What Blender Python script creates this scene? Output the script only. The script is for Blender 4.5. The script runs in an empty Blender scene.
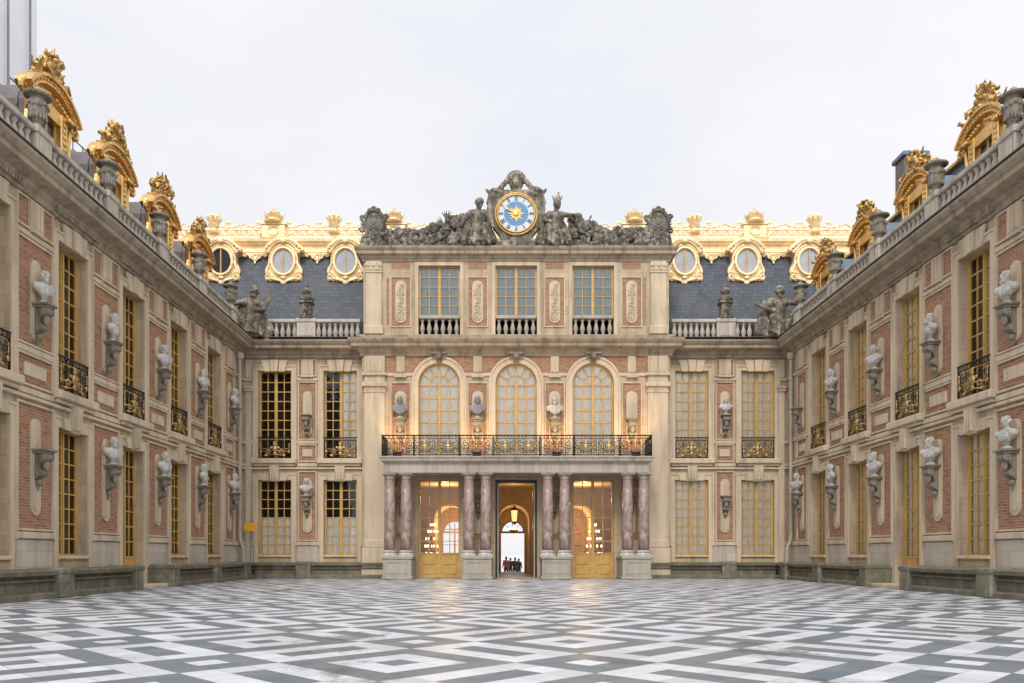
import bpy, bmesh, math, random
from mathutils import Vector, Matrix
random.seed(7)
PI = math.pi
sc = bpy.context.scene
COL = sc.collection

# ------------------------------------------------------------------ layout
D = 39.8            # facade plane of the central range
XL, XR = -13.65, 13.55
CAMX, CAMH = -0.7, 1.2

# ------------------------------------------------------------------ mesh builder
class MB:
    def __init__(s): s.v = []; s.f = []
    def add(s, v, f):
        n = len(s.v); s.v += [tuple(p) for p in v]; s.f += [tuple(i + n for i in q) for q in f]; return s
    def box(s, x0, x1, d0, d1, z0, z1):
        y0, y1 = -d1, -d0
        v = [(x0,y0,z0),(x1,y0,z0),(x1,y1,z0),(x0,y1,z0),(x0,y0,z1),(x1,y0,z1),(x1,y1,z1),(x0,y1,z1)]
        return s.add(v, [(0,3,2,1),(4,5,6,7),(0,1,5,4),(1,2,6,5),(2,3,7,6),(3,0,4,7)])
    def bbox(s, x0, x1, d0, d1, z0, z1, b=.02):      # box with chamfered front and top edges
        p = [(x0+b,z0),(x1-b,z0),(x1,z0+b),(x1,z1-b),(x1-b,z1),(x0+b,z1),(x0,z1-b),(x0,z0+b)]
        q = [(x0+b,z0+b),(x1-b,z0+b),(x1-b,z0+b),(x1-b,z1-b),(x1-b,z1-b),(x0+b,z1-b),(x0+b,z1-b),(x0+b,z0+b)]
        v = [(x,-d0,z) for x,z in p] + [(x,-d1+b,z) for x,z in p]
        inn = [(x0+b,z0+b),(x1-b,z0+b),(x1-b,z1-b),(x0+b,z1-b)]
        v += [(x,-d1,z) for x,z in inn]
        f = [tuple(range(7,-1,-1))]
        for i in range(8): f.append((i,(i+1)%8,8+(i+1)%8,8+i))
        f += [(8,9,17,16),(9,10,17),(10,11,18,17),(11,12,18),(12,13,19,18),(13,14,19),(14,15,16,19),(15,8,16),(16,17,18,19)]
        return s.add(v, f)
    def prism(s, poly, d0, d1):                        # polygon in x,z pushed along the depth
        n = len(poly)
        v = [(x,-d0,z) for x,z in poly] + [(x,-d1,z) for x,z in poly]
        f = [tuple(range(n)), tuple(range(2*n-1,n-1,-1))] + [(i,(i+1)%n,n+(i+1)%n,n+i) for i in range(n)]
        return s.add(v, f)
    def sprism(s, poly, x0, x1):                       # polygon in d,z pushed along x
        n = len(poly)
        v = [(x0,-d,z) for d,z in poly] + [(x1,-d,z) for d,z in poly]
        f = [tuple(range(n)), tuple(range(2*n-1,n-1,-1))] + [(i,(i+1)%n,n+(i+1)%n,n+i) for i in range(n)]
        return s.add(v, f)
    def sweep(s, prof, path, cap=True):                # profile (out,z) along a plan path (x,d), mitred
        n = len(path); m = len(prof); T = []
        for i in range(n):
            ns = []
            if i > 0: ns.append((path[i][0]-path[i-1][0], path[i][1]-path[i-1][1]))
            if i < n-1: ns.append((path[i+1][0]-path[i][0], path[i+1][1]-path[i][1]))
            ns = [(-b/math.hypot(a,b), a/math.hypot(a,b)) for a,b in ns]
            if len(ns) == 1: T.append(ns[0])
            else:
                k = 1 + ns[0][0]*ns[1][0] + ns[0][1]*ns[1][1]
                T.append(((ns[0][0]+ns[1][0])/k, (ns[0][1]+ns[1][1])/k))
        v = []
        for (px,pd),(nx,nd) in zip(path, T):
            v += [(px+nx*o, -(pd+nd*o), z) for o,z in prof]
        f = []
        for i in range(n-1):
            for j in range(m):
                f.append((i*m+j, i*m+(j+1)%m, (i+1)*m+(j+1)%m, (i+1)*m+j))
        if cap: f += [tuple(range(m)), tuple(range(n*m-1,(n-1)*m-1,-1))]
        return s.add(v, f)
    def lathe(s, prof, c=(0,0,0), n=12, cap=True):
        v = []; f = []; m = len(prof)
        for r,z in prof:
            for k in range(n):
                a = 2*PI*k/n; v.append((c[0]+r*math.cos(a), c[1]+r*math.sin(a), c[2]+z))
        for j in range(m-1):
            for k in range(n): f.append((j*n+k, j*n+(k+1)%n, (j+1)*n+(k+1)%n, (j+1)*n+k))
        if cap: f += [tuple(range(n-1,-1,-1)), tuple(range((m-1)*n, m*n))]
        return s.add(v, f)
    def tube(s, pts, r, n=5, closed=False):
        P = [Vector(p) for p in pts]; N = len(P); v = []; f = []
        for i,p in enumerate(P):
            a = P[i-1] if (i > 0 or closed) else P[i]; b = P[(i+1)%N] if (i < N-1 or closed) else P[i]
            t = (b-a); t = t.normalized() if t.length > 1e-9 else Vector((0,0,1))
            up = Vector((0,1,0)) if abs(t.y) < .9 else Vector((1,0,0))
            u = t.cross(up).normalized(); w = t.cross(u)
            rr = r[i] if isinstance(r,(list,tuple)) else r
            for k in range(n):
                q = 2*PI*(k+.5)/n; v.append(p + u*rr*math.cos(q) + w*rr*math.sin(q))
        M = N if closed else N-1
        for i in range(M):
            j = (i+1)%N
            for k in range(n): f.append((i*n+k, i*n+(k+1)%n, j*n+(k+1)%n, j*n+k))
        if not closed: f += [tuple(range(n)), tuple(range(N*n-1,(N-1)*n-1,-1))]
        return s.add(v, f)
    def ell(s, c, r, n=10, m=7, rot=None):
        v = [(0,0,-1)]; f = []
        for j in range(1,m):
            t = -PI/2 + PI*j/m
            for k in range(n): v.append((math.cos(t)*math.cos(2*PI*k/n), math.cos(t)*math.sin(2*PI*k/n), math.sin(t)))
        v.append((0,0,1)); L = len(v)-1
        for k in range(n):
            f.append((0, 1+(k+1)%n, 1+k)); f.append((L, L-n+k, L-n+(k+1)%n))
            for j in range(m-2): f.append((1+j*n+k, 1+j*n+(k+1)%n, 1+(j+1)*n+(k+1)%n, 1+(j+1)*n+k))
        if not isinstance(r,(tuple,list)): r = (r,r,r)
        M = rot if rot is not None else Matrix.Identity(3)
        c = Vector(c)
        return s.add([c + M @ Vector((a*r[0], b*r[1], e*r[2])) for a,b,e in v], f)
    def cap(s, p0, p1, r0, r1, n=8):                   # tapered capsule
        p0 = Vector(p0); p1 = Vector(p1); t = p1-p0; L = t.length
        if L < 1e-6: return s.ell(p0, r0)
        R = t.to_track_quat('Z','Y').to_matrix()
        prof = [(1e-3,-r0),(r0*.5,-r0*.87),(r0*.87,-r0*.5),(r0,0),(r1,L),(r1*.87,L+r1*.5),(r1*.5,L+r1*.87),(1e-3,L+r1)]
        t2 = MB().lathe(prof, n=n)
        return s.add([p0 + R @ Vector(q) for q in t2.v], t2.f)
    def merge(s, o, M=None):
        return s.add([(M @ Vector(p)) if M is not None else p for p in o.v], o.f)
    def mesh(s, name, mat, smooth=False, recalc=True):
        me = bpy.data.meshes.new(name); me.from_pydata(s.v, [], s.f)
        if recalc:
            bm = bmesh.new(); bm.from_mesh(me); bmesh.ops.recalc_face_normals(bm, faces=bm.faces); bm.to_mesh(me); bm.free()
        if mat: me.materials.append(mat)
        if smooth:
            for p in me.polygons: p.use_smooth = True
        return me
    def build(s, name, mat, parent=None, loc=(0,0,0), rz=0, smooth=False):
        return put(name, s.mesh(name, mat, smooth), parent, loc, rz)

def put(name, me, parent=None, loc=(0,0,0), rz=0):
    o = bpy.data.objects.new(name, me); COL.objects.link(o)
    o.parent = parent; o.location = loc; o.rotation_euler = (0,0,rz); return o
def empty(name, loc, rz=0, parent=None):
    return put(name, None, parent, loc, rz)
def tag(o, label=None, cat=None, group=None, kind=None):
    if label: o['label'] = label
    if cat: o['category'] = cat
    if group: o['group'] = group
    if kind: o['kind'] = kind
    return o
def remeshed(mb, name, mat, voxel, smooth=2, disp=0):  # fuse a pile of shapes into one continuous skin
    me = mb.mesh(name+'_src', None)
    o = bpy.data.objects.new(name+'_src', me); COL.objects.link(o)
    m = o.modifiers.new('r','REMESH'); m.mode = 'VOXEL'; m.voxel_size = voxel
    if disp:
        tx = bpy.data.textures.new(name,'CLOUDS'); tx.noise_scale = voxel*4
        dm = o.modifiers.new('d','DISPLACE'); dm.texture = tx; dm.strength = disp; dm.texture_coords = 'LOCAL'
    if smooth:
        q = o.modifiers.new('s','SMOOTH'); q.iterations = smooth; q.factor = .5
    dg = bpy.context.evaluated_depsgraph_get(); dg.update()
    out = bpy.data.meshes.new_from_object(o.evaluated_get(dg)); out.name = name
    bpy.data.objects.remove(o); bpy.data.meshes.remove(me)
    out.materials.clear(); out.materials.append(mat)
    for p in out.polygons: p.use_smooth = True
    return out

# ------------------------------------------------------------------ materials
def newmat(name):
    m = bpy.data.materials.new(name); m.use_nodes = True
    nt = m.node_tree; b = nt.nodes['Principled BSDF']; return m, nt, b
def N(nt, t, **kw):
    n = nt.nodes.new(t)
    for k,v in kw.items():
        if k in n.inputs: n.inputs[k].default_value = v
        else: setattr(n, k, v)
    return n
def L(nt, a, b): nt.links.new(a, b)
def coords(nt, swap=True):
    tc = N(nt,'ShaderNodeTexCoord')
    if not swap: return tc.outputs['Object']
    sp = N(nt,'ShaderNodeSeparateXYZ'); L(nt, tc.outputs['Object'], sp.inputs[0])
    ad = N(nt,'ShaderNodeMath', operation='ADD'); L(nt, sp.outputs['X'], ad.inputs[0]); L(nt, sp.outputs['Y'], ad.inputs[1])
    cb = N(nt,'ShaderNodeCombineXYZ'); L(nt, ad.outputs[0], cb.inputs['X']); L(nt, sp.outputs['Z'], cb.inputs['Y'])
    return cb.outputs[0]
def ramp(nt, src, stops):
    r = N(nt,'ShaderNodeValToRGB'); e = r.color_ramp.elements
    while len(e) < len(stops): e.new(.5)
    for q,(p,c) in zip(e, stops):
        q.position = p; q.color = (c,c,c,1) if not isinstance(c,(tuple,list)) else (*c,1)
    L(nt, src, r.inputs[0]); return r.outputs[0]
def mix(nt, fac, a, b, mode='MIX'):
    m = N(nt,'ShaderNodeMix', data_type='RGBA', blend_type=mode)
    for k,v in ((0,fac),(6,a),(7,b)):
        if hasattr(v,'is_output') or hasattr(v,'links'): L(nt, v, m.inputs[k])
        elif k == 0: m.inputs[0].default_value = v
        else: m.inputs[k].default_value = (*v,1)
    return m.outputs[2]
def noise(nt, src, scale, detail=4, rough=.6):
    n = N(nt,'ShaderNodeTexNoise', Scale=scale, Detail=detail, Roughness=rough)
    if src is not None: L(nt, src, n.inputs['Vector'])
    return n.outputs['Fac']
def scaled(nt, src, s):
    m = N(nt,'ShaderNodeMapping'); m.inputs['Scale'].default_value = s; L(nt, src, m.inputs[0]); return m.outputs[0]
def bump(nt, b, h, strength=.3, dist=.02):
    n = N(nt,'ShaderNodeBump', Strength=strength, Distance=dist); L(nt, h, n.inputs['Height']); L(nt, n.outputs[0], b.inputs['Normal'])

def stone_mat(name, base, dark, dirt=.5, blocks=True, tint=None, moss=None, bw=1.0, bh=.42, spec=.2, ms=2.2):
    m, nt, b = newmat(name)
    o = coords(nt, False); c = coords(nt)
    n1 = noise(nt, o, .55, 5, .6); n2 = noise(nt, o, 6, 6, .7)
    col = mix(nt, ramp(nt, n1, [(.35,0),(.7,1)]), base, tint or tuple(q*.86 for q in base))
    col = mix(nt, ramp(nt, n2, [(.3,.0),(.8,.35)]), col, tuple(q*.7 for q in base))
    if blocks:
        br = N(nt,'ShaderNodeTexBrick', Scale=1.0); br.offset = .5
        br.inputs['Brick Width'].default_value = bw; br.inputs['Row Height'].default_value = bh
        br.inputs['Mortar Size'].default_value = .008; br.inputs['Mortar Smooth'].default_value = .3
        br.inputs['Color1'].default_value = (1,1,1,1); br.inputs['Color2'].default_value = (.82,.81,.79,1); br.inputs['Mortar'].default_value = (.62,.58,.52,1)
        L(nt, c, br.inputs['Vector'])
        col = mix(nt, .85, col, br.outputs['Color'], 'MULTIPLY')
    st = noise(nt, scaled(nt, o, (1.6,1.6,.16)), 1.6, 6, .7)       # rain streaks
    col = mix(nt, ramp(nt, st, [(.46,0),(.70,dirt)]), col, dark)
    if moss:
        mo = noise(nt, o, ms, 7, .75)
        col = mix(nt, ramp(nt, mo, [(.34,0),(.56,.92)]), col, moss)
    L(nt, col, b.inputs['Base Color']); b.inputs['Roughness'].default_value = .85
    b.inputs['Specular IOR Level'].default_value = spec
    bump(nt, b, n2, .25, .02)
    return m
STONE = stone_mat('limestone', (.58,.46,.315), (.19,.15,.10), .65)
STONE2 = stone_mat('limestone_trim', (.64,.52,.37), (.19,.155,.115), .55, blocks=False)
CORN = stone_mat('cornice_stone', (.43,.35,.255), (.11,.09,.065), .8, blocks=True, bw=1.7, bh=5)
RAILST = stone_mat('balustrade_stone', (.56,.50,.42), (.16,.14,.115), .65, blocks=False)
PORT = stone_mat('portico_stone', (.52,.45,.375), (.17,.145,.11), .6, blocks=True, bw=1.6, bh=5)
PEDST = stone_mat('pedestal_stone', (.50,.45,.38), (.12,.11,.085), .75, blocks=False, moss=(.38,.345,.28), ms=3)
BASEST = stone_mat('base_course_stone', (.60,.53,.44), (.26,.225,.18), .5, bw=1.4, bh=.42)
MOSSY = stone_mat('mossy_stone', (.30,.265,.20), (.05,.042,.028), .85, blocks=True, bw=1.9, bh=3, moss=(.135,.12,.082))
PIERST = stone_mat('mossy_pier_stone', (.34,.305,.235), (.07,.062,.043), .8, blocks=False, moss=(.14,.13,.09))
SCULPT = stone_mat('weathered_sculpture_stone', (.46,.40,.32), (.022,.021,.018), .9, blocks=False, moss=(.045,.042,.034), ms=5.5)
SCULPT_W = stone_mat('warm_sculpture_stone', (.54,.465,.36), (.03,.028,.022), .9, blocks=False, moss=(.075,.067,.052), ms=2.6)
SHLD = stone_mat('shield_stone', (.30,.265,.22), (.07,.063,.05), .8, blocks=False, ms=6, moss=(.16,.145,.12))
BRONZE = stone_mat('bracket_stone', (.30,.26,.21), (.05,.045,.04), .8, blocks=False)
BRACK = stone_mat('aged_bracket_stone', (.30,.26,.20), (.06,.052,.04), .85, blocks=False)
WHITE = stone_mat('white_marble', (.60,.57,.52), (.17,.155,.135), .7, blocks=False, spec=.4)
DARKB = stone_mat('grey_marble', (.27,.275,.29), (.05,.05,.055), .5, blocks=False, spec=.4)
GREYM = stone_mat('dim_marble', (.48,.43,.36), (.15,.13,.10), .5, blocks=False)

def brick_mat():
    m, nt, b = newmat('brick'); c = coords(nt); o = coords(nt, False)
    br = N(nt,'ShaderNodeTexBrick', Scale=1.0); br.offset = .5
    br.inputs['Brick Width'].default_value = .24; br.inputs['Row Height'].default_value = .085
    br.inputs['Mortar Size'].default_value = .008; br.inputs['Bias'].default_value = -.15
    br.inputs['Color1'].default_value = (.40,.19,.10,1); br.inputs['Color2'].default_value = (.19,.095,.055,1); br.inputs['Mortar'].default_value = (.42,.32,.225,1)
    L(nt, c, br.inputs['Vector'])
    n = noise(nt, o, 1.7, 6, .7); n3 = noise(nt, o, 14, 3, .6)
    col = mix(nt, ramp(nt, n, [(.4,0),(.75,.45)]), br.outputs['Color'], (.36,.25,.17))
    col = mix(nt, ramp(nt, n3, [(.45,0),(.8,.4)]), col, (.22,.115,.08))
    L(nt, col, b.inputs['Base Color']); b.inputs['Roughness'].default_value = .9; b.inputs['Specular IOR Level'].default_value = .15
    bump(nt, b, br.outputs['Fac'], -.4, .01)
    return m
BRICK = brick_mat()

def slate_mat():
    m, nt, b = newmat('slate'); c = coords(nt); o = coords(nt, False)
    br = N(nt,'ShaderNodeTexBrick', Scale=1.0); br.offset = .5
    br.inputs['Brick Width'].default_value = .24; br.inputs['Row Height'].default_value = .19
    br.inputs['Mortar Size'].default_value = .014; br.inputs['Mortar Smooth'].default_value = .2
    br.inputs['Color1'].default_value = (.066,.082,.104,1); br.inputs['Color2'].default_value = (.036,.046,.060,1); br.inputs['Mortar'].default_value = (.02,.025,.033,1)
    L(nt, c, br.inputs['Vector'])
    n = noise(nt, o, .7, 5, .7)
    col = mix(nt, ramp(nt, n, [(.45,0),(.75,.5)]), br.outputs['Color'], (.115,.105,.10))
    L(nt, col, b.inputs['Base Color']); b.inputs['Roughness'].default_value = .6
    bump(nt, b, br.outputs['Fac'], -.5, .015)
    return m
SLATE = slate_mat()

def simple(name, col, rough=.6, metal=0, var=.25, scale=4, spec=None, bumpy=0, c2=None):
    m, nt, b = newmat(name); o = coords(nt, False)
    n = noise(nt, o, scale, 5, .65)
    L(nt, mix(nt, ramp(nt, n, [(.35,0),(.7,1)]), col, c2 or tuple(q*(1-var) for q in col)), b.inputs['Base Color'])
    b.inputs['Roughness'].default_value = rough; b.inputs['Metallic'].default_value = metal
    if spec is not None: b.inputs['Specular IOR Level'].default_value = spec
    if bumpy: bump(nt, b, noise(nt, o, scale*4, 4, .6), bumpy, .03)
    return m
GOLD = simple('gilding', (.86,.57,.22), .38, .85, .25, 3, bumpy=.5, c2=(.55,.31,.09))
GOLD2 = simple('old_gilding', (.68,.43,.15), .42, .8, .4, 5, bumpy=.5, c2=(.22,.13,.05))
PALEGOLD = simple('pale_gilding', (.95,.79,.50), .5, .5, .2, 4, bumpy=.6, c2=(.80,.57,.28))
CLKGOLD = simple('clock_gilding', (.62,.40,.13), .45, .6, .4, 8, c2=(.34,.21,.08))
EMBG = simple('railing_gilding', (.66,.46,.20), .45, .75, .4, 8, c2=(.30,.20,.08))
IRON = simple('black_iron', (.022,.022,.02), .5, .3, .3)
OCHRE = simple('ochre_paint', (.60,.365,.095), .42, 0, .16, 2.2, c2=(.44,.26,.07))
LEAD = simple('lead_sheet', (.15,.195,.25), .5, .25, .3, 1.5)
LEADB = simple('lead_cheek', (.17,.15,.145), .6, .1, .35, 2)
GAPSHADE = simple('baluster_gap_shade', (.03,.035,.038), .6)  # near-black colour painting the shade seen between balusters
CURT = simple('curtain', (.96,.90,.79), .9, 0, .12, 3)
SKYREFL = simple('sky_reflection_grey', (.38,.46,.49), .8, 0, .1, 2)  # sky reflected in the attic glass, painted as a blue-grey colour
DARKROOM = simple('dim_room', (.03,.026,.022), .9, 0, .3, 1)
PIPE = simple('pipe_paint', (.44,.39,.32), .5, 0, .2, 2)
PLASTER = simple('ochre_plaster', (.52,.35,.18), .8, 0, .2, 1.4)
WALLIN = simple('dark_panelling', (.27,.16,.075), .6, 0, .3, 2)
DKWOOD = simple('dark_door_wood', (.026,.018,.013), .45, 0, .3, 2)
EDGE = simple('pale_door_edge', (.45,.40,.30), .5, 0, .2, 2)
BLUE = simple('clock_blue', (.10,.25,.40), .45, 0, .15, 2)
CWHITE = simple('clock_enamel', (.56,.62,.66), .4, 0, .1, 3)
YSIGN = simple('sign_yellow', (.75,.38,.01), .5, 0, .05, 2)
SHEET = simple('scaffold_sheet', (.86,.87,.90), .85, 0, .1, .4)
GALV = simple('scaffold_tube', (.22,.23,.25), .5, .4, .2, 2)
PAVE2 = simple('pale_gravel', (.62,.59,.54), .9, 0, .12, .8)
FLINT = simple('interior_stone_floor', (.16,.14,.115), .45, 0, .2, 1)

def marble_red():
    m, nt, b = newmat('veined_pink_marble'); o = coords(nt, False)
    n = noise(nt, scaled(nt, o, (1,1,.55)), 5, 8, .75); n2 = noise(nt, o, 15, 5, .7)
    col = ramp(nt, n, [(.3,(.105,.07,.06)),(.46,(.27,.185,.16)),(.56,(.38,.285,.245)),(.68,(.52,.45,.39))])
    col = mix(nt, ramp(nt, n2, [(.5,0),(.7,.6)]), col, (.18,.14,.115))
    L(nt, col, b.inputs['Base Color']); b.inputs['Roughness'].default_value = .38
    return m
PINK = marble_red()

def glass_mat(name, tint=(.9,.95,1), refl=1.0):
    m = bpy.data.materials.new(name); m.use_nodes = True; nt = m.node_tree
    nt.nodes.remove(nt.nodes['Principled BSDF']); out = nt.nodes['Material Output']
    t = N(nt,'ShaderNodeBsdfTransparent'); t.inputs[0].default_value = (*tint,1)
    g = N(nt,'ShaderNodeBsdfGlossy', Roughness=.02); fr = N(nt,'ShaderNodeFresnel', IOR=1.52)
    nz = noise(nt, coords(nt,False), 1.1, 2, .5); bp = N(nt,'ShaderNodeBump', Strength=.12, Distance=.06); L(nt, nz, bp.inputs['Height'])
    L(nt, bp.outputs[0], g.inputs['Normal'])
    mu = N(nt,'ShaderNodeMath', operation='MULTIPLY', use_clamp=True); L(nt, fr.outputs[0], mu.inputs[0]); mu.inputs[1].default_value = refl
    mx = N(nt,'ShaderNodeMixShader'); L(nt, mu.outputs[0], mx.inputs[0]); L(nt, t.outputs[0], mx.inputs[1]); L(nt, g.outputs[0], mx.inputs[2])
    L(nt, mx.outputs[0], out.inputs['Surface']); return m
GLASS = glass_mat('window_glass', (1,.99,.97), 1.1)

def emit(name, col, s):
    m, nt, b = newmat(name); b.inputs['Base Color'].default_value = (*col,1)
    b.inputs['Emission Color'].default_value = (*col,1); b.inputs['Emission Strength'].default_value = s; return m
BULB = emit('lit_bulb', (1,.70,.36), 5)
LGLASS = emit('lantern_glow', (1,.62,.26), 1.3)

def floor_mat():
    m, nt, b = newmat('marble_paving'); tc = N(nt,'ShaderNodeTexCoord')
    sp = N(nt,'ShaderNodeSeparateXYZ'); L(nt, tc.outputs['Object'], sp.inputs[0])
    def M(op, a, c=None, d=None):
        n = N(nt,'ShaderNodeMath', operation=op)
        for i,v in enumerate((a,c,d)):
            if v is None: continue
            if hasattr(v,'links'): L(nt, v, n.inputs[i])
            else: n.inputs[i].default_value = v
        return n.outputs[0]
    s = .371; X0, Y0 = -1.858, 8.80
    x = M('SUBTRACT', sp.outputs['X'], X0); y = M('SUBTRACT', sp.outputs['Y'], Y0)
    k = 1/(s*math.sqrt(2))
    u = M('MULTIPLY', M('ADD', x, y), k); v = M('MULTIPLY', M('SUBTRACT', y, x), k)
    def cyc(a):      # distance to the nearest block centre, period 8
        q = M('SUBTRACT', M('FLOORED_MODULO', M('ADD', a, 4.0), 8.0), 4.0); return M('ABSOLUTE', q)
    a = cyc(u); c = cyc(v); qa = M('SUBTRACT', 4.0, a); qc = M('SUBTRACT', 4.0, c)
    fa = M('LESS_THAN', a, 2.5); fc = M('LESS_THAN', c, 2.5)
    na = M('SUBTRACT', 1.0, fa); nc = M('SUBTRACT', 1.0, fc)
    m5 = M('MAXIMUM', a, c); g5 = M('ADD', M('LESS_THAN', m5, .5), M('GREATER_THAN', m5, 1.5))
    m3 = M('MAXIMUM', qa, qc); g3 = M('GREATER_THAN', m3, .5)
    gb1 = M('MULTIPLY', M('LESS_THAN', qa, .5), M('LESS_THAN', c, 1.5))
    gb2 = M('MULTIPLY', M('LESS_THAN', qc, .5), M('LESS_THAN', a, 1.5))
    g = M('ADD', M('ADD', M('MULTIPLY', M('MULTIPLY', fa, fc), g5), M('MULTIPLY', M('MULTIPLY', na, nc), g3)),
                M('ADD', M('MULTIPLY', M('MULTIPLY', na, fc), gb1), M('MULTIPLY', M('MULTIPLY', fa, nc), gb2)))
    # slab joints: distance to the nearest half cell line
    def joint(t):
        f = M('ABSOLUTE', M('SUBTRACT', M('FRACT', M('ADD', t, .5)), .5))   # 0 at integer
        return M('LESS_THAN', M('ABSOLUTE', M('SUBTRACT', f, .5)), .012)
    jn = M('MAXIMUM', joint(u), joint(v))
    # per slab shade
    cell = N(nt,'ShaderNodeCombineXYZ'); L(nt, M('FLOOR', M('ADD',u,.5)), cell.inputs[0]); L(nt, M('FLOOR', M('ADD',v,.5)), cell.inputs[1])
    wn = N(nt,'ShaderNodeTexWhiteNoise'); L(nt, cell.outputs[0], wn.inputs[0])
    o = tc.outputs['Object']
    vein = noise(nt, o, 3.5, 8, .7); fine = noise(nt, o, 22, 4, .6)
    wh = mix(nt, ramp(nt, vein, [(.4,0),(.75,.45)]), (.62,.635,.665), (.43,.44,.455))
    gr = mix(nt, ramp(nt, vein, [(.35,0),(.7,.7)]), (.095,.125,.145), (.165,.20,.22))
    col = mix(nt, g, wh, gr)
    col = mix(nt, M('MULTIPLY', wn.outputs['Value'], .38), col, (.26,.25,.245))
    col = mix(nt, ramp(nt, fine, [(.5,0),(.85,.25)]), col, (.15,.145,.13))
    st = noise(nt, scaled(nt, o, (.55,.32,1)), 1.0, 7, .72)              # worn brown stains
    col = mix(nt, ramp(nt, st, [(.555,0),(.63,.7)]), col, (.09,.075,.055))
    col = mix(nt, M('MULTIPLY', jn, .75), col, (.10,.095,.085))
    L(nt, col, b.inputs['Base Color'])
    damp = noise(nt, o, .45, 4, .6)
    L(nt, ramp(nt, damp, [(.35,.33),(.65,.55)]), b.inputs['Roughness'])
    b.inputs['Specular IOR Level'].default_value = .35
    bump(nt, b, noise(nt, o, 5, 4, .6), .12, .02)
    return m
FLOOR = floor_mat()

# ------------------------------------------------------------------ generic pieces
def arc(cx, cz, r, a0, a1, n, rz=None):
    rz = rz or r
    return [(cx + r*math.cos(a0+(a1-a0)*i/n), cz + rz*math.sin(a0+(a1-a0)*i/n)) for i in range(n+1)]
def wall_face(mb, x0, x1, z0, z1, d, ops, depth):
    """ops: (xa,xb,za,zb,arch)  wall sheet with openings and their reveals"""
    xs = sorted({x0,x1,*[o[0] for o in ops],*[o[1] for o in ops]})
    tops = [o[3] + ((o[1]-o[0])/2 if o[4] else 0) for o in ops]
    zs = sorted({z0,z1,*[o[2] for o in ops],*[o[3] for o in ops],*tops})
    zs = [z for z in zs if z0-1e-6 <= z <= z1+1e-6]
    y = -d
    for i in range(len(xs)-1):
        for j in range(len(zs)-1):
            cx, cz = (xs[i]+xs[i+1])/2, (zs[j]+zs[j+1])/2
            if any(o[0] < cx < o[1] and o[2] < cz < t for o,t in zip(ops,tops)): continue
            mb.add([(xs[i],y,zs[j]),(xs[i+1],y,zs[j]),(xs[i+1],y,zs[j+1]),(xs[i],y,zs[j+1])],[(0,1,2,3)])
    for o,t in zip(ops,tops):
        xa,xb,za,zb,ar = o
        if ar:
            r = (xb-xa)/2; cx = (xa+xb)/2; P = arc(cx,zb,r,PI,0,20)
            for p,q in zip(P,P[1:]):
                mb.add([(p[0],y,p[1]),(q[0],y,q[1]),(q[0],y,t),(p[0],y,t)],[(0,1,2,3)])
                mb.add([(p[0],y,p[1]),(q[0],y,q[1]),(q[0],y+depth,q[1]),(p[0],y+depth,p[1])],[(0,1,2,3)])
        else: mb.add([(xa,y,zb),(xb,y,zb),(xb,y+depth,zb),(xa,y+depth,zb)],[(0,1,2,3)])
        for xx in (xa,xb): mb.add([(xx,y,za),(xx,y,zb),(xx,y+depth,zb),(xx,y+depth,za)],[(0,1,2,3)])
        if za > z0+.01: mb.add([(xa,y,za),(xb,y,za),(xb,y+depth,za),(xa,y+depth,za)],[(0,1,2,3)])
    return mb
def frame_rect(mb, x0, x1, z0, z1, t, d0, d1, bottom=True):
    mb.box(x0-t, x0, d0, d1, z0-(t if bottom else 0), z1+t); mb.box(x1, x1+t, d0, d1, z0-(t if bottom else 0), z1+t)
    mb.box(x0, x1, d0, d1, z1, z1+t)
    if bottom: mb.box(x0, x1, d0, d1, z0-t, z0)
    return mb

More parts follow.
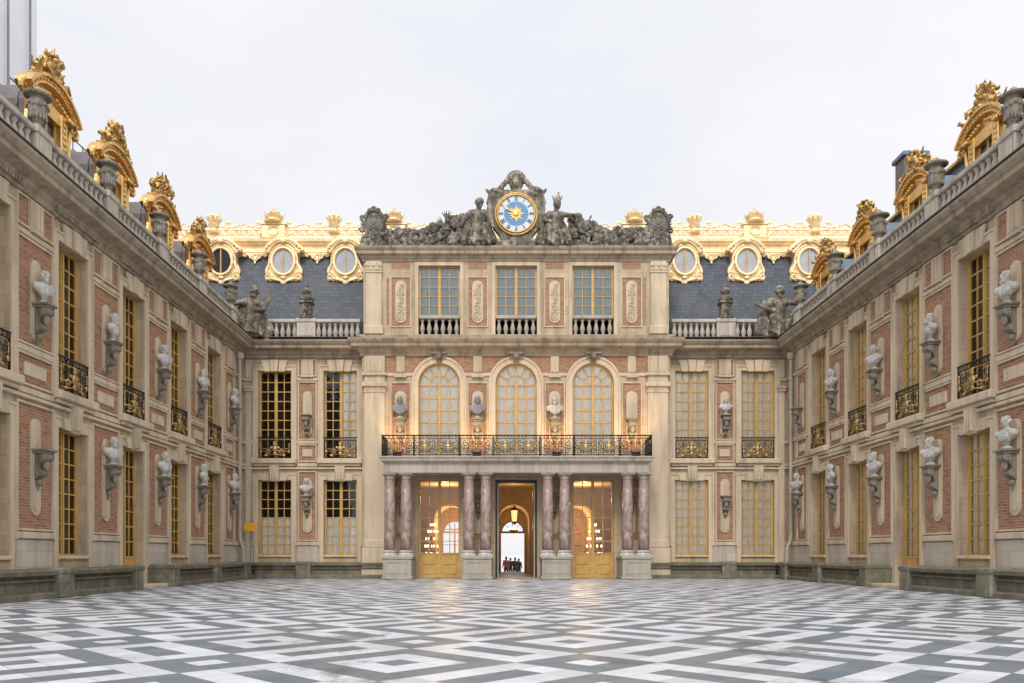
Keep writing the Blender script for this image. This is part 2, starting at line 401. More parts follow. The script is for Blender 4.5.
WIN = {}
def window_mesh(w, h, cols, rows, panel=0, arch=False, mt=.042):
    key = (w,h,cols,rows,panel,arch,mt)
    if key in WIN: return WIN[key]
    f = MB(); t = .06
    hw = w/2
    f.box(-hw,-hw+t,-.06,.06,0,h); f.box(hw-t,hw,-.06,.06,0,h); f.box(-hw+t,hw-t,-.06,.06,0,t)
    f.box(-.042,.042,-.04,.075,t,h if arch else h-t)
    f.box(-hw+t,hw-t,-.05,.055,h-t,h)
    z0 = t + panel
    for sgn in (-1,1):
        a, b = (-hw+t, -.042) if sgn < 0 else (.042, hw-t)
        a2, b2 = a+.032, b-.032
        f.box(a,a2,-.035,.045,t,h-t); f.box(b2,b,-.035,.045,t,h-t)
        if panel:
            f.box(a2,b2,-.02,.02,t,z0); f.bbox(a2+.08,b2-.08,.02,.045,t+.1,z0*.45,.015); f.bbox(a2+.08,b2-.08,.02,.045,z0*.45+.1,z0-.08,.015)
            f.box(a2,b2,-.03,.05,z0-.05,z0+.02)
        for k in range(1,cols):
            x = a2+(b2-a2)*k/cols; f.box(x-mt/2,x+mt/2,-.02,.03,z0,h-t)
        for k in range(1,rows):
            z = z0+(h-t-z0)*k/rows; f.box(a2,b2,-.018,.028,z-mt/2,z+mt/2)
    g = MB().add([(-hw+t,0,z0),(hw-t,0,z0),(hw-t,0,h-t),(-hw+t,0,h-t)],[(0,1,2,3)])
    if arch:
        r = hw
        P = arc(0,h,r,0,PI,20); Q = arc(0,h,r-t,0,PI,20)
        for i in range(20):
            f.prism([P[i],P[i+1],Q[i+1],Q[i]],-.06,.06)
        for rr in (.45,):
            P = arc(0,h,r*rr+.025,0,PI,16); Q = arc(0,h,r*rr-.025,0,PI,16)
            for i in range(16): f.prism([P[i],P[i+1],Q[i+1],Q[i]],-.02,.03)
        f.box(-.042,.042,-.04,.075,h,h+r-t*.7)
        for a in (PI/6,PI/3,PI*2/3,PI*5/6):
            c,s_ = math.cos(a),math.sin(a); p0=(r*.45*c,h+r*.45*s_); p1=((r-t)*c,h+(r-t)*s_); nx,nz=-s_*.024,c*.024
            f.prism([(p0[0]+nx,p0[1]+nz),(p1[0]+nx,p1[1]+nz),(p1[0]-nx,p1[1]-nz),(p0[0]-nx,p0[1]-nz)],-.02,.03)
        q = arc(0,h,r-t,0,PI,20); g.add([(x,0,z) for x,z in q],[tuple(range(len(q)))])
    WIN[key] = (f.mesh('window',OCHRE), g.mesh('pane',GLASS,recalc=False)); return WIN[key]
CUR = {}
def curtain_mesh(w, h, arch, mat, key0=''):
    key = (round(w,2),round(h,2),arch,mat.name)
    if key in CUR: return CUR[key]
    m = MB(); n = 48; hw = w/2
    for i in range(n):
        xa, xb = -hw+w*i/n, -hw+w*(i+1)/n
        da, db = .02*math.sin(i*.95)+.01*math.sin(i*2.3), .02*math.sin((i+1)*.95)+.01*math.sin((i+1)*2.3)
        def top(x): return h + (math.sqrt(max(0,hw*hw-x*x)) if arch else 0)
        if abs(xa) < .025 or abs(xb) < .025: continue
        m.add([(xa,da,0),(xb,db,0),(xb,db,top(xb)),(xa,da,top(xa))],[(0,1,2,3)])
    CUR[key] = m.mesh('curtain',mat,True); return CUR[key]
def add_window(root, x, d, z, w, h, cols, rows, style='dark', panel=0, arch=False, name='window', mt=.042):
    fm, gm = window_mesh(w,h,cols,rows,panel,arch,mt)
    o = put(name, fm, root, (x,-d,z)); put('pane', gm, o)
    if style == 'curtain': put('curtain', curtain_mesh(w,h,arch,CURT), o, (0,.035,.02))
    if style == 'half': put('curtain', curtain_mesh(w,h*.49,False,CURT), o, (0,.035,.02))
    if style == 'sky_sheet': put('sky_sheet', curtain_mesh(w,h,arch,SKYREFL), o, (0,.035,.02))  # sheet added behind the pane, coloured like reflected sky
    if style == 'right': put('curtain', curtain_mesh(w*.46,h,False,CURT), o, (w*.25,.035,.02))
    if style == 'left': put('curtain', curtain_mesh(w*.46,h,False,CURT), o, (-w*.25,.035,.02))
    return o

def spiral(cx, cz, r, turns, a0, sgn=1, n=16, d=0):
    return [(cx + r*(1-.8*i/n)*math.cos(a0+sgn*2*PI*turns*i/n), -d, cz + r*(1-.8*i/n)*math.sin(a0+sgn*2*PI*turns*i/n)) for i in range(n+1)]
def iron_panel(w, h, emblem=True, style=0):
    f = MB(); g = MB(); hw = w/2
    f.box(-hw,hw,-.02,.025,h-.05,h); f.box(-hw,hw,-.015,.02,h-.19,h-.165); f.box(-hw,hw,-.02,.02,.05,.085)
    for x in (-hw+.02,hw-.02): f.box(x-.02,x+.02,-.02,.02,0,h)
    n = max(3,int(w/.16))
    for i in range(1,n):
        x = -hw+w*i/n; f.tube(arc_pts(x,h-.108,.045),.011,4,True)
    if style == 0:
        for sx in (-1,1):
            for (cx,cz,r,a0,tn,sg) in ((.60,.30,.15,0,1.3,sx),(.60,.62,.16,PI/2,1.3,-sx),(.30,.22,.12,PI,1.3,sx),(.33,.70,.13,0,1.2,-sx),(.80,.46,.10,0,1.2,sx),(.14,.55,.10,PI,1.2,sx)):
                f.tube(spiral(sx*cx*hw/.87,cz*h/1.05,r,tn,a0 if sx>0 else PI-a0,sg),.016,4)
            f.tube([(sx*hw*.90,0,.08),(sx*hw*.90,0,h-.19)],.016,4); f.tube([(sx*hw*.45,0,.08),(sx*hw*.47,0,h-.19)],.014,4)
            g.tube(spiral(sx*.30*hw/.87,.34,.16,1.2,-PI/2,sx,14,.02),.026,5)
            g.ell((sx*.17,-.03,.56),(.09,.03,.06)); g.ell((sx*.70*hw/.87,-.03,.36),(.06,.03,.08)); g.ell((sx*.72*hw/.87,-.03,.72),(.045,.03,.06))
            g.ell((sx*.45*hw/.87,-.03,.17),(.09,.03,.05))
        g.ell((0,-.04,.50),(.13,.06,.17)); g.ell((0,-.05,.70),(.10,.05,.07)); g.ell((0,-.04,.26),(.09,.04,.09))
        g.tube([(-.75*hw,-.03,.36),(0,-.03,.42),(.75*hw,-.03,.36)],.022,5); g.tube([(-.72*hw/.87,-.03,.36),(-.72*hw/.87,-.03,.74)],.02,5); g.tube([(.72*hw/.87,-.03,.36),(.72*hw/.87,-.03,.74)],.02,5); g.tube([(-.5*hw,-.03,.17),(0,-.03,.24),(.5*hw,-.03,.17)],.022,5)
        for a in (-.5,0,.5): g.cap((0,-.04,.72),(.14*math.sin(a),-.04,.72+.14*math.cos(a)),.03,.02,6)
    else:
        k = 2 if style == 1 else 1
        for j in range(k):
            c = -hw + w*(j+.5)/k; q = w/k/2
            for sx in (-1,1):
                for (cx,cz,r,a0,tn,sg) in ((.62*q,.24,.15,0,1.4,sx),(.62*q,.60,.16,PI/2,1.3,-sx),(.25*q,.24,.10,PI,1.3,sx),(.22*q,.66,.10,0,1.2,-sx)):
                    f.tube(spiral(c+sx*cx,cz,r,tn,a0 if sx>0 else PI-a0,sg),.021,4)
                f.tube([(c+sx*q*.92,0,.08),(c+sx*q*.92,0,h-.18)],.014,4)
                g.ell((c+sx*q*.55,-.02,.44),(.05,.025,.06)); g.tube([(c,-.02,.42),(c+sx*q*.3,-.02,.36),(c+sx*q*.55,-.02,.44)],.016,4)
                f.tube(spiral(c+sx*q*.80,.42,.09,1.2,PI/2,sx),.015,4); f.tube(spiral(c+sx*q*.42,.44,.10,1.2,PI,-sx),.015,4); f.tube([(c+sx*q*.45,0,.08),(c+sx*q*.5,0,.3),(c+sx*q*.42,0,h-.18)],.013,4)
            if k == 2 and j: g.tube([(-hw*.5,-.02,.42),(0,-.02,.36),(hw*.5,-.02,.42)],.014,4)
            if style == 1:
                g.ell((c,-.03,.42),(.12,.04,.16)); g.ell((c,-.03,.62),(.08,.03,.05)); f.tube([(c+.2*math.cos(a*PI/8),0,.42+.22*math.sin(a*PI/8)) for a in range(16)],.016,4,True)
            else:
                g.ell((c,-.03,.40),(.06,.03,.12))
                for x in (-.18,-.06,.06,.18): f.tube([(c+x,0,.08),(c+x,0,h-.18)],.013,4)
    return f.mesh('railing',IRON,True), g.mesh('emblem',EMBG,True)
def arc_pts(x, z, r, n=8): return [(x+r*math.cos(2*PI*i/n),0,z+r*math.sin(2*PI*i/n)) for i in range(n)]
RAIL_F, RAIL_G = iron_panel(1.74,1.08)

BAL = MB().lathe([(.10,0),(.10,.05),(.07,.07),(.055,.10),(.10,.22),(.125,.32),(.10,.44),(.055,.60),(.05,.66),(.08,.69),(.08,.72),(.10,.74),(.10,.80)],n=10).mesh('baluster',RAILST,True)
BALSM = MB().lathe([(.10,0),(.10,.05),(.07,.07),(.055,.10),(.10,.22),(.125,.32),(.10,.44),(.055,.60),(.05,.66),(.08,.69),(.08,.72),(.10,.74),(.10,.80)],n=10).mesh('baluster',PORT,True)

# console bracket: back plate with round ends, curved corbel, top shelf
def console_meshes(hplate, below):
    p = MB(); w = .22
    poly = arc(0, hplate-below-w, w, 0, PI, 10) + arc(0, -below+w*.6, w, PI, 2*PI, 10)
    p.prism(poly, .0, .05)
    q = [(x*.72, z*.94+.02) for x,z in poly]; p.prism(q, .05, .075)
    c = MB()
    c.bbox(-.24,.24,.05,.52,-.07,0,.015); c.bbox(-.20,.20,.05,.46,-.13,-.07,.015)
    prof = [(.05,-.13),(.42,-.13),(.43,-.22),(.36,-.34),(.24,-.42),(.20,-.52),(.24,-.62),(.20,-.74),(.12,-.82),(.05,-.88)]
    c.sprism(prof,-.13,.13)
    c.add(*rolled(-.165,.165,.36,-.22,.11)); c.add(*rolled(-.155,.155,.21,-.66,.095))
    c.ell((0,-.33,-.44),(.10,.09,.17)); c.ell((0,-.14,-.92),(.10,.09,.10)); c.cap((0,-.10,-.95),(0,-.09,-1.12),.06,.03,7)
    for s in (-1,1): c.tube(spiral(s*.17,-.30,.10,1.1,PI/2,s,10,.30),.03,5)
    return p.mesh('bracket_plate',STONE2), c.mesh('bracket',BRACK,False)
def rolled(x0, x1, d, z, r, n=12):
    v = [(x0,-(d+r*math.cos(2*PI*i/n)),z+r*math.sin(2*PI*i/n)) for i in range(n)]+[(x1,-(d+r*math.cos(2*PI*i/n)),z+r*math.sin(2*PI*i/n)) for i in range(n)]
    return v,[tuple(range(n)),tuple(range(2*n-1,n-1,-1))]+[(i,(i+1)%n,n+(i+1)%n,n+i) for i in range(n)]
CON_UP = console_meshes(2.15, .95)
CON_LO = console_meshes(2.60, 1.75)

# ------------------------------------------------------------------ the sculpted busts
def bust_mesh(seed, mat, turn=0):
    r = random.Random(seed); m = MB(); R = Matrix.Rotation(turn,3,'Z')
    hc = Vector((0,-.04,.745))
    def P(x,y,z): return hc + R @ Vector((x,y,z))
    m.ell(hc,(.105,.125,.15),12,9,R)
    m.ell(P(0,-.03,-.09),(.08,.09,.08)); m.cap(P(0,-.115,.02),P(0,-.145,-.03),.018,.026,6)      # jaw, nose
    m.cap(P(-.06,-.105,.04),P(.06,-.105,.04),.022,.022,6)                                       # brow
    m.cap(P(-.03,-.115,-.075),P(.03,-.115,-.075),.016,.016,6)                                   # mouth
    for s in (-1,1): m.ell(P(s*.108,0,-.005),(.02,.03,.04))                                     # ears
    st = seed % 4
    for i in range(26):                                                                          # curls
        a = r.uniform(0,2*PI); t = r.uniform(.15,1.2)
        q = (.11*math.cos(a)*math.cos(t), .12*math.sin(a)*math.cos(t)+.02, .145*math.sin(t))
        if q[1] < -.07 and q[2] < .09: continue
        m.ell(P(*q), r.uniform(.03,.048), 7, 5)
    if st in (1,3):
        for i in range(9): m.ell(P(r.uniform(-.07,.07),-.09+r.uniform(-.02,.03),-.12-r.uniform(0,.07)), .035, 7, 5)   # beard
    if st == 2:
        for s in (-1,1):
            for i in range(7): m.ell(P(s*(.09+.02*math.sin(i)),.04,.06-.05*i),.042,7,5)          # long hair
    if st == 0: m.cap(P(0,.10,-.02),P(0,.13,-.10),.05,.03)
    m.cap((0,.0,.48),(0,-.03,.68),.085,.075)
    m.ell((0,0,.39),(.33,.17,.18),12,8); m.cap((-.24,0,.41),(.24,0,.41),.13,.13); m.ell((0,-.05,.30),(.22,.14,.16)); m.ell((0,-.03,.20),(.13,.10,.12))
    for i in range(6):                                                                           # folds of the drapery
        a = -.26+.09*i; m.cap((a,-.13+.05*abs(i-2.5)*.3,.46-.02*i),(a*.4+.10,-.16,.22+.01*i),.03,.02,6)
    m.cap((-.24,.02,.50),(.16,-.15,.33),.05,.04); m.ell((.18,-.08,.50),(.07,.06,.06))
    return remeshed(m,'bust',mat,.0135,1)
SOC = MB().lathe([(.15,0),(.15,.04),(.11,.06),(.07,.10),(.07,.14),(.10,.17)],n=14)
BUSTS = [bust_mesh(i, WHITE, t) for i,t in ((4,.35),(5,-.4),(2,.2),(7,-.15),(8,.6))]
SOC_W = SOC.mesh('socle',WHITE,True); SOC_D = SOC.mesh('socle',GREYM,True)
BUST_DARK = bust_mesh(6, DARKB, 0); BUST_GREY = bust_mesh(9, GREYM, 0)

class Frame:
    def __init__(s, ox, oy, rz, oz=0): s.o = Vector((ox,oy,oz)); s.rz = rz; s.R = Matrix.Rotation(rz,3,'Z')
    def w(s, x, d, z): return s.o + s.R @ Vector((x,-d,z))
def add_bust(fr, x, d, z, mesh, socle, label, turn=0, sc_=1.0):
    o = put('bust', mesh, None, fr.w(x,d,z), fr.rz+turn); o.scale = (sc_,)*3
    put('socle', socle, o)
    return tag(o, label, 'bust', 'busts on wall brackets')

# ------------------------------------------------------------------ the elevation, one bay at a time
Z_TOP = 11.0
CORNICE = [(-.4,10.95),(.10,10.95),(.14,11.02),(.14,11.10),(.22,11.16),(.26,11.26),(.55,11.34),(.60,11.36),(.60,11.50),(.66,11.54),(.74,11.64),(.76,11.70),(.76,11.73),(.0,11.86),(-.4,11.86)]
def bay(root, c, w, up, lo, door=False, d=0, rec=.34):
    # surround of the upper window and the sill bracket below
    m = MB(); hw = w/2
    for s in (-1,1):
        xa, xb = sorted((c+s*hw, c+s*(hw+.20)))
        m.box(xa,xb,d,d+.055,5.95,10.35)
        xa, xb = sorted((c+s*(hw+.20), c+s*(hw+.27))); m.box(xa,xb,d,d+.09,5.95,10.62)
    m.box(c-hw-.20,c+hw+.20,d,d+.055,10.35,10.55); m.box(c-hw-.20,c+hw+.20,d+.0,d+.09,10.55,10.62)
    for k in (-1,0,1):                                                  # voussoirs
        a0 = c+k*.36; w0, w1 = .15, .21
        m.prism([(a0-w0,10.30),(a0+w0,10.30),(a0+k*.09+w1,10.88),(a0+k*.09-w1,10.88)],d+.05,d+(.16 if k==0 else .12))
    m.build('upper_surround',STONE2,root)
    m = MB(); m.bbox(c-hw-.30,c+hw+.30,d-.02,d+.26,5.70,5.95,.03); m.bbox(c-hw-.22,c+hw+.22,d-.02,d+.16,5.58,5.70,.02)
    m.sprism([(d,4.82),(d+.10,4.82),(d+.15,5.0),(d+.20,5.30),(d+.22,5.58),(d,5.58)],c-.24,c+.24)
    for x in (-.14,0,.14): m.box(c+x-.03,c+x+.03,d+.1,d+.235,4.9,5.55)
    m.build('window_sill',STONE2,root)
    m = MB()
    for s in (-1,1):
        xa, xb = sorted((c+s*hw, c+s*(hw+.20))); m.box(xa,xb,d,d+.055,.75 if not door else 0.02,4.9)
        xa, xb = sorted((c+s*(hw+.20), c+s*(hw+.27))); m.box(xa,xb,d,d+.085,1.60,5.22)
    m.box(c-hw-.20,c+hw+.20,d,d+.055,4.9,5.15); m.box(c-hw-.20,c+hw+.20,d,d+.085,5.15,5.22)
    for k in (-1,1):
        a0 = c+k*.42; m.prism([(a0-.17,4.86),(a0+.17,4.86),(a0+k*.07+.19,5.2),(a0+k*.07-.19,5.2)],d+.05,d+.11)
    m.build('lower_surround',STONE2,root)
    add_window(root,c,d-rec,5.95,w,4.4,2,9,up)
    if door: add_window(root,c,d-rec,0.04,w,4.86,2,7,lo,panel=1.0,name='door')
    else: add_window(root,c,d-rec,1.15,w,3.75,2,8,lo)
    if not door:
        MB().bbox(c-hw-.02,c+hw+.02,d-.2,d+.10,1.04,1.15,.02).build('window_sill',STONE2,root)
    o = put('railing',RAIL_F,root,(c,-(d+.03),5.95)); put('emblem',RAIL_G,o)
def panel(root, fr, c, w, up_bust=True, lo_bust=True, d=0):
    hw = w/2; K = d+.004
    for (za,zb) in ((1.90,5.28),(5.85,6.62),(6.95,9.75),(10.12,10.86)):
        MB().box(c-hw,c+hw,d-.02,K+.008,za,zb).build('brick_panel',BRICK,root)
        frame_rect(MB(),c-hw,c+hw,za,zb,.06,d,d+.07).build('panel_frame',STONE2,root)
    MB().bbox(c-hw*.62,c+hw*.62,d,d+.06,6.06,6.42,.012).build('tablet',STONE2,root)
    m = MB(); m.box(c-.30,c+.30,d,d+.10,10.06,10.90)
    for x in (-.16,0,.16): m.box(c+x-.045,c+x+.045,d+.1,d+.125,10.16,10.86)
    m.bbox(c-.30,c+.30,d,d+.17,10.00,10.06,.01); m.box(c-.2,c+.2,d,d+.05,9.90,9.955)
    m.build('frieze_block',STONE2,root)
    for (z,cm) in ((8.12,CON_UP),(4.10,CON_LO)):
        o = put('bracket_plate',cm[0],root,(c,-(d+.012),z)); put('bracket',cm[1],o)
def plinth(root, x0, x1, d=0, big=.85):
    m = MB(); m.sprism([(d-.05,0),(d+big+.03,0),(d+big+.03,.13),(d+big-.02,.17),(d+big-.14,.19),(d+big-.14,.43),(d+big-.08,.45),(d+big-.03,.49),(d+big-.08,.53),(d+big-.16,.55),(d+big-.16,.60),(d+big+.02,.63),(d+big+.04,.74),(d+big,.77),(d-.05,.80)],x0,x1)
    m.build('plinth_bench',MOSSY,root)
def pier(root, x, w=.75, d=0, big=.95):
    m = MB(); m.bbox(x-w/2,x+w/2,d-.05,d+big,0,.82,.03); m.bbox(x-w/2-.03,x+w/2+.03,d-.05,d+big+.03,.66,.80,.02); m.build('plinth_pier',PIERST,root)
def balustrade(root, spans, peds, d0, z0, mat=RAILST, bal=None, ph=.95, step=.285):
    """spans (x0,x1); peds (x,w)"""
    bal = bal or BAL
    xa = min([s[0] for s in spans]+[p[0]-p[1]/2 for p in peds]); xb = max([s[1] for s in spans]+[p[0]+p[1]/2 for p in peds])
    o = MB().box(xa,xb,d0-.17,d0+.17,z0-.30,z0).build('balustrade',mat,root)
    for x,w in peds:
        m = MB(); m.bbox(x-w/2,x+w/2,d0-.20,d0+.20,z0+.0,z0+.80,.015); m.bbox(x-w/2+.12,x+w/2-.12,d0+.2,d0+.23,z0+.12,z0+.68,.012)
        m.bbox(x-w/2-.04,x+w/2+.04,d0-.24,d0+.24,z0+.80,z0+1.0,.03); m.build('pedestal',mat,o)
    for a,b in spans:
        MB().bbox(a,b,d0-.16,d0+.17,z0+.80,z0+.97,.03).build('handrail',mat,o)
        n = max(2,int(round((b-a)/step)))
        for i in range(n): put('baluster',bal,o,(a+(b-a)*(i+.5)/n,-d0,z0))
    return o

def gold_clump(seed, w, h, dpt, n, mat, voxel=.035, base_w=1.0):
    r = random.Random(seed); m = MB()
    m.ell((0,0,h*.25),(w*.40,dpt*.4,h*.34)); m.ell((0,0,h*.55),(w*.22,dpt*.35,h*.36))
    for i in range(n):
        t = r.random(); half = w*.5*(1-t*.8)*base_w; x = r.uniform(-half,half); z = t*h*.95; y = r.uniform(-dpt*.5,dpt*.2)
        k = r.random(); s = h*.10
        if k < .5: m.ell((x,y,z+.05*h),(s*r.uniform(.6,1.3),s*.8,s*r.uniform(.6,1.4)),7,5)
        elif k < .8:
            a = r.uniform(-1.2,1.2); m.cap((x,y,z),(x+math.sin(a)*h*.28,y-.05,z+math.cos(a)*h*.25),s*.45,s*.22,6)
        else:
            p = spiral(x,z+.08*h,s*1.1,1.1,r.uniform(0,6),r.choice((-1,1)),10,-y+.1*dpt); m.tube(p,s*.3,5)
    m.box(-w*.42,w*.42,-dpt*.35,dpt*.35,0,h*.08)
    return remeshed(m,'ornament',mat,voxel,1)
DORM_ORN = [gold_clump(31+i,2.1,1.25,.6,95,GOLD2,.026,1.25) for i in range(3)]

def dormer_meshes():
    f = MB()
    poly = [(-.52,.15),(-.52,2.0)] + arc(0,2.0,.52,PI,0,10)[1:] + [(.52,2.0),(.52,.15)]
    # jambs and head around the light
    f.bbox(-.86,-.50,-.05,.22,0,2.45,.03); f.bbox(.50,.86,-.05,.22,0,2.45,.03); f.box(-.50,.50,-.05,.16,0,.18); f.box(-.50,.50,-.05,.18,2.05,2.45)
    for s in (-1,1):
        for k in range(11): f.ell((s*.69,-.23,.25+.19*k),(.10,.03,.075),8,5)
        f.tube(spiral(s*1.0,.25,.22,1.3,PI/2,s,14,.1),.06,6); f.tube([(s*.90,-.1,.3),(s*.95,-.1,.8),(s*.88,-.1,1.6)],.06,6)
    A = arc(0,1.70,1.50,PI*.16,PI*.84,18,1.36); B = arc(0,1.70,1.32,PI*.16,PI*.84,18,1.17)
    for i in range(18): f.prism([A[i],A[i+1],B[i+1],B[i]],-.1,.34)
    A2 = arc(0,1.70,1.59,PI*.16,PI*.84,18,1.45)
    for i in range(18): f.prism([A2[i],A2[i+1],A[i+1],A[i]],-.1,.42)
    f.prism(arc(0,1.70,1.32,PI*.16,PI*.84,18,1.17),-.05,.14)
    for s in (-1,1):
        f.tube(spiral(s*1.36,2.26,.24,1.3,PI/2,s,14,.16),.08,6); f.bbox(s*.86-.16,s*.86+.16,-.1,.36,2.30,2.45,.03)
        f.tube([(s*1.16,-.1,2.2),(s*1.05,-.1,1.7),(s*1.12,-.1,1.1),(s*1.02,-.1,.5)],.09,6)
        for k in range(6): f.ell((s*(.2+.14*k),-.24,2.66-.04*k),(.08,.06,.06),7,5)
    r = random.Random(3)
    for i in range(16):
        a = PI*(.18+.64*i/15); f.ell((1.41*math.cos(a),-.36,1.70+1.27*math.sin(a)),(.05,.035,.035),6,4)
    g = MB().add([(-.5,0,.18),(.5,0,.18),(.5,0,2.05),(-.5,0,2.05)],[(0,1,2,3)]); w = MB(); w.box(-.045,.045,-.02,.04,.18,2.05); w.box(-.5,.5,-.02,.03,1.10,1.16); w.box(-.5,.5,-.02,.03,1.58,1.62); w.box(-.5,.5,-.02,.03,.62,.66)
    w.box(-.5,-.44,-.02,.04,.18,2.05); w.box(.44,.5,-.02,.04,.18,2.05)
    rf = MB(); P = [(-1.0,0),(-1.0,1.95)] + arc(0,1.95,1.0,PI,0,14)[1:-1] + [(1.0,1.95),(1.0,0)]
    rf.prism([(x*.86,z) for x,z in P[0:2]]+[(x*.9,z*.985) for x,z in P[2:-2]]+[(x*.86,z) for x,z in P[-2:]],-3.2,-.1)
    for k in range(5): 
        Q = arc(0,1.93,.915,PI,0,14); rf.tube([(x,.3+.65*k,z) for x,z in Q],.03,4)
    return f.mesh('dormer',GOLD), g.mesh('pane',GLASS,recalc=False), w.mesh('window_bars',OCHRE), rf.mesh('dormer_roof',LEAD,False)
DF, DP, DW, DR = dormer_meshes()
DRB = DR.copy(); DRB.materials[0] = LEADB

def cresting_mesh(w, mat):
    m = MB(); hw = w/2
    m.box(-hw,hw,-.05,.05,0,.10); m.box(-hw,hw,-.04,.06,.44,.50)
    k = 6
    for j in range(k):
        c = -hw + w*(j+.5)/k
        m.tube(spiral(c-.13,.27,.15,1.3,0,1,12,.02),.04,5); m.tube(spiral(c+.13,.27,.15,1.3,PI,-1,12,.02),.04,5); m.ell((c,-.03,.27),(.05,.05,.17),7,5); m.ell((c+w/k/2,-.03,.27),(.04,.05,.17),7,5)
    top = []
    n = 24
    for i in range(n+1):
        x = -hw + w*i/n; t = i/n*2; q = abs(math.sin(t*PI)); top.append((x,0,.80-.22*q+.08*math.sin(i*2.1)*.3))
    m.tube(top,.045,5)
    for i in range(0,n+1,2):
        x,_,z = top[i]; m.tube([(x,0,.48),(x+.06,0,(z+.48)/2),(x,0,z)],.03,4); m.ell((x,-.02,z+.02),(.06,.05,.05),6,4)
    for c in (-hw*.5,hw*.5):
        m.ell((c,-.03,.86),(.13,.05,.10),7,5); m.tube(spiral(c-.2,.74,.13,1.2,0,1,10),.035,4); m.tube(spiral(c+.2,.74,.13,1.2,PI,-1,10),.035,4)
    return m.mesh('ridge_cresting',mat,False)
def finial_meshes():
    a = MB(); a.lathe([(.30,0),(.34,.06),(.22,.12),(.15,.26),(.26,.38),(.30,.46),(.18,.50)],n=8)
    for i in range(9):
        t = 2*PI*i/9; a.cap((.15*math.cos(t),.15*math.sin(t),.5),(.36*math.cos(t),.36*math.sin(t),.82),.07,.08,6)
    a.ell((0,0,.72),(.26,.26,.22)); 
    for i in range(5): a.cap((-.2+.1*i,0,.78),(-.30+.15*i,0,1.0),.06,.05,6)
    b = MB(); b.bbox(-.62,.62,-.16,.16,0,.70,.04); b.bbox(-.70,.70,-.2,.2,.70,.80,.02); b.tube([(.28*math.cos(i*PI/8),-.18,.36+.22*math.sin(i*PI/8)) for i in range(16)],.05,5,True)
    for s in (-1,1): b.tube(spiral(s*.66,.22,.18,1.3,PI/2,s,12,.05),.06,5)
    b.lathe([(.50,.80),(.54,.86),(.40,.92),(.36,1.02)],n=10); b.lathe([(.36,1.02),(.46,1.10),(.50,1.16),(.30,1.2),(.20,1.3)],n=10)
    for i in range(8):
        t = 2*PI*i/8; b.cap((.42*math.cos(t),.42*math.sin(t),1.1),(.52*math.cos(t),.52*math.sin(t),1.28),.05,.05,6)
    b.lathe([(.20,1.3),(.26,1.36),(.06,1.42),(.05,1.52),(.09,1.58),(.02,1.68)],n=8)
    return a.mesh('flower_finial',PALEGOLD,False), b.mesh('crown_finial',PALEGOLD,False)
FIN_S, FIN_B = finial_meshes()

def oval_dormer():
    half = [(0,-1.32),(.12,-1.28),(.20,-1.14),(.38,-1.10),(.52,-1.16),(.66,-1.10),(.78,-1.16),(.94,-1.02),(.98,-.85),(.93,-.66),(.98,-.48),(.94,-.30),(.82,-.10),(.74,.12),(.72,.36),(.80,.50),(.98,.58),(1.04,.70),(.96,.86),(.74,.98),(.48,1.16),(.22,1.26),(0,1.30)]
    poly = half + [(-x,z) for x,z in half[-2:0:-1]]
    f = MB(); f.prism(poly,-1.0,.06)
    f.prism([(x*.88,z*.90) for x,z in poly],.06,.13)
    f.tube([(.60*math.cos(2*PI*i/28),-.19,.71*math.sin(2*PI*i/28)) for i in range(28)],.08,8,True)
    f.tube([(.75*math.cos(2*PI*i/28),-.13,.86*math.sin(2*PI*i/28)) for i in range(28)],.045,6,True)
    A = [(.98*math.cos(PI*(.14+.72*i/16)),-.18,.32+.86*math.sin(PI*(.14+.72*i/16))) for i in range(17)]
    f.tube(A,.085,6); f.tube([(x*.82,y-.02,z-.13) for x,y,z in A],.05,6)
    for i in range(2,15): f.ell((A[i][0]*.9,-.24,A[i][2]-.05),(.05,.05,.05),6,4)
    for s in (-1,1):
        f.tube(spiral(s*.78,-.80,.22,1.4,PI/2,s,14,.15),.065,6); f.tube(spiral(s*.86,.62,.16,1.3,-PI/2,-s,12,.15),.055,6)
        f.tube([(s*.86,-.15,-.6),(s*.80,-.17,-.3),(s*.68,-.17,0)],.06,6)
        for k in range(5): f.ell((s*(.22+.11*k),-.17,-1.02+.03*k),(.07,.06,.06),6,4)
    f.ell((0,-.16,-1.12),(.10,.08,.13)); f.ell((0,-.24,1.06),(.16,.10,.15)); f.ell((0,-.2,-.86),(.16,.06,.08))
    p = MB().prism([(.54*math.cos(2*PI*i/28),.65*math.sin(2*PI*i/28)) for i in range(28)],.132,.140)
    b = MB().box(-.035,.035,.14,.19,-.66,.66)
    return f.mesh('oval_dormer',PALEGOLD,False), p.mesh('pane',None), b.mesh('window_bar',OCHRE)
OVF, OVP, OVB = oval_dormer()
OVG = simple('oval_glass',(.42,.42,.45),.12,0,.2,2); OVGD = simple('dark_oval_glass',(.012,.014,.016),.25,0,.2,2)  # sky reflection is painted into the paler opaque glass
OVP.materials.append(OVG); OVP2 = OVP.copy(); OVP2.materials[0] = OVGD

URNST = stone_mat('urn_stone', (.46,.41,.34), (.05,.046,.038), .8, blocks=False, moss=(.16,.14,.11))
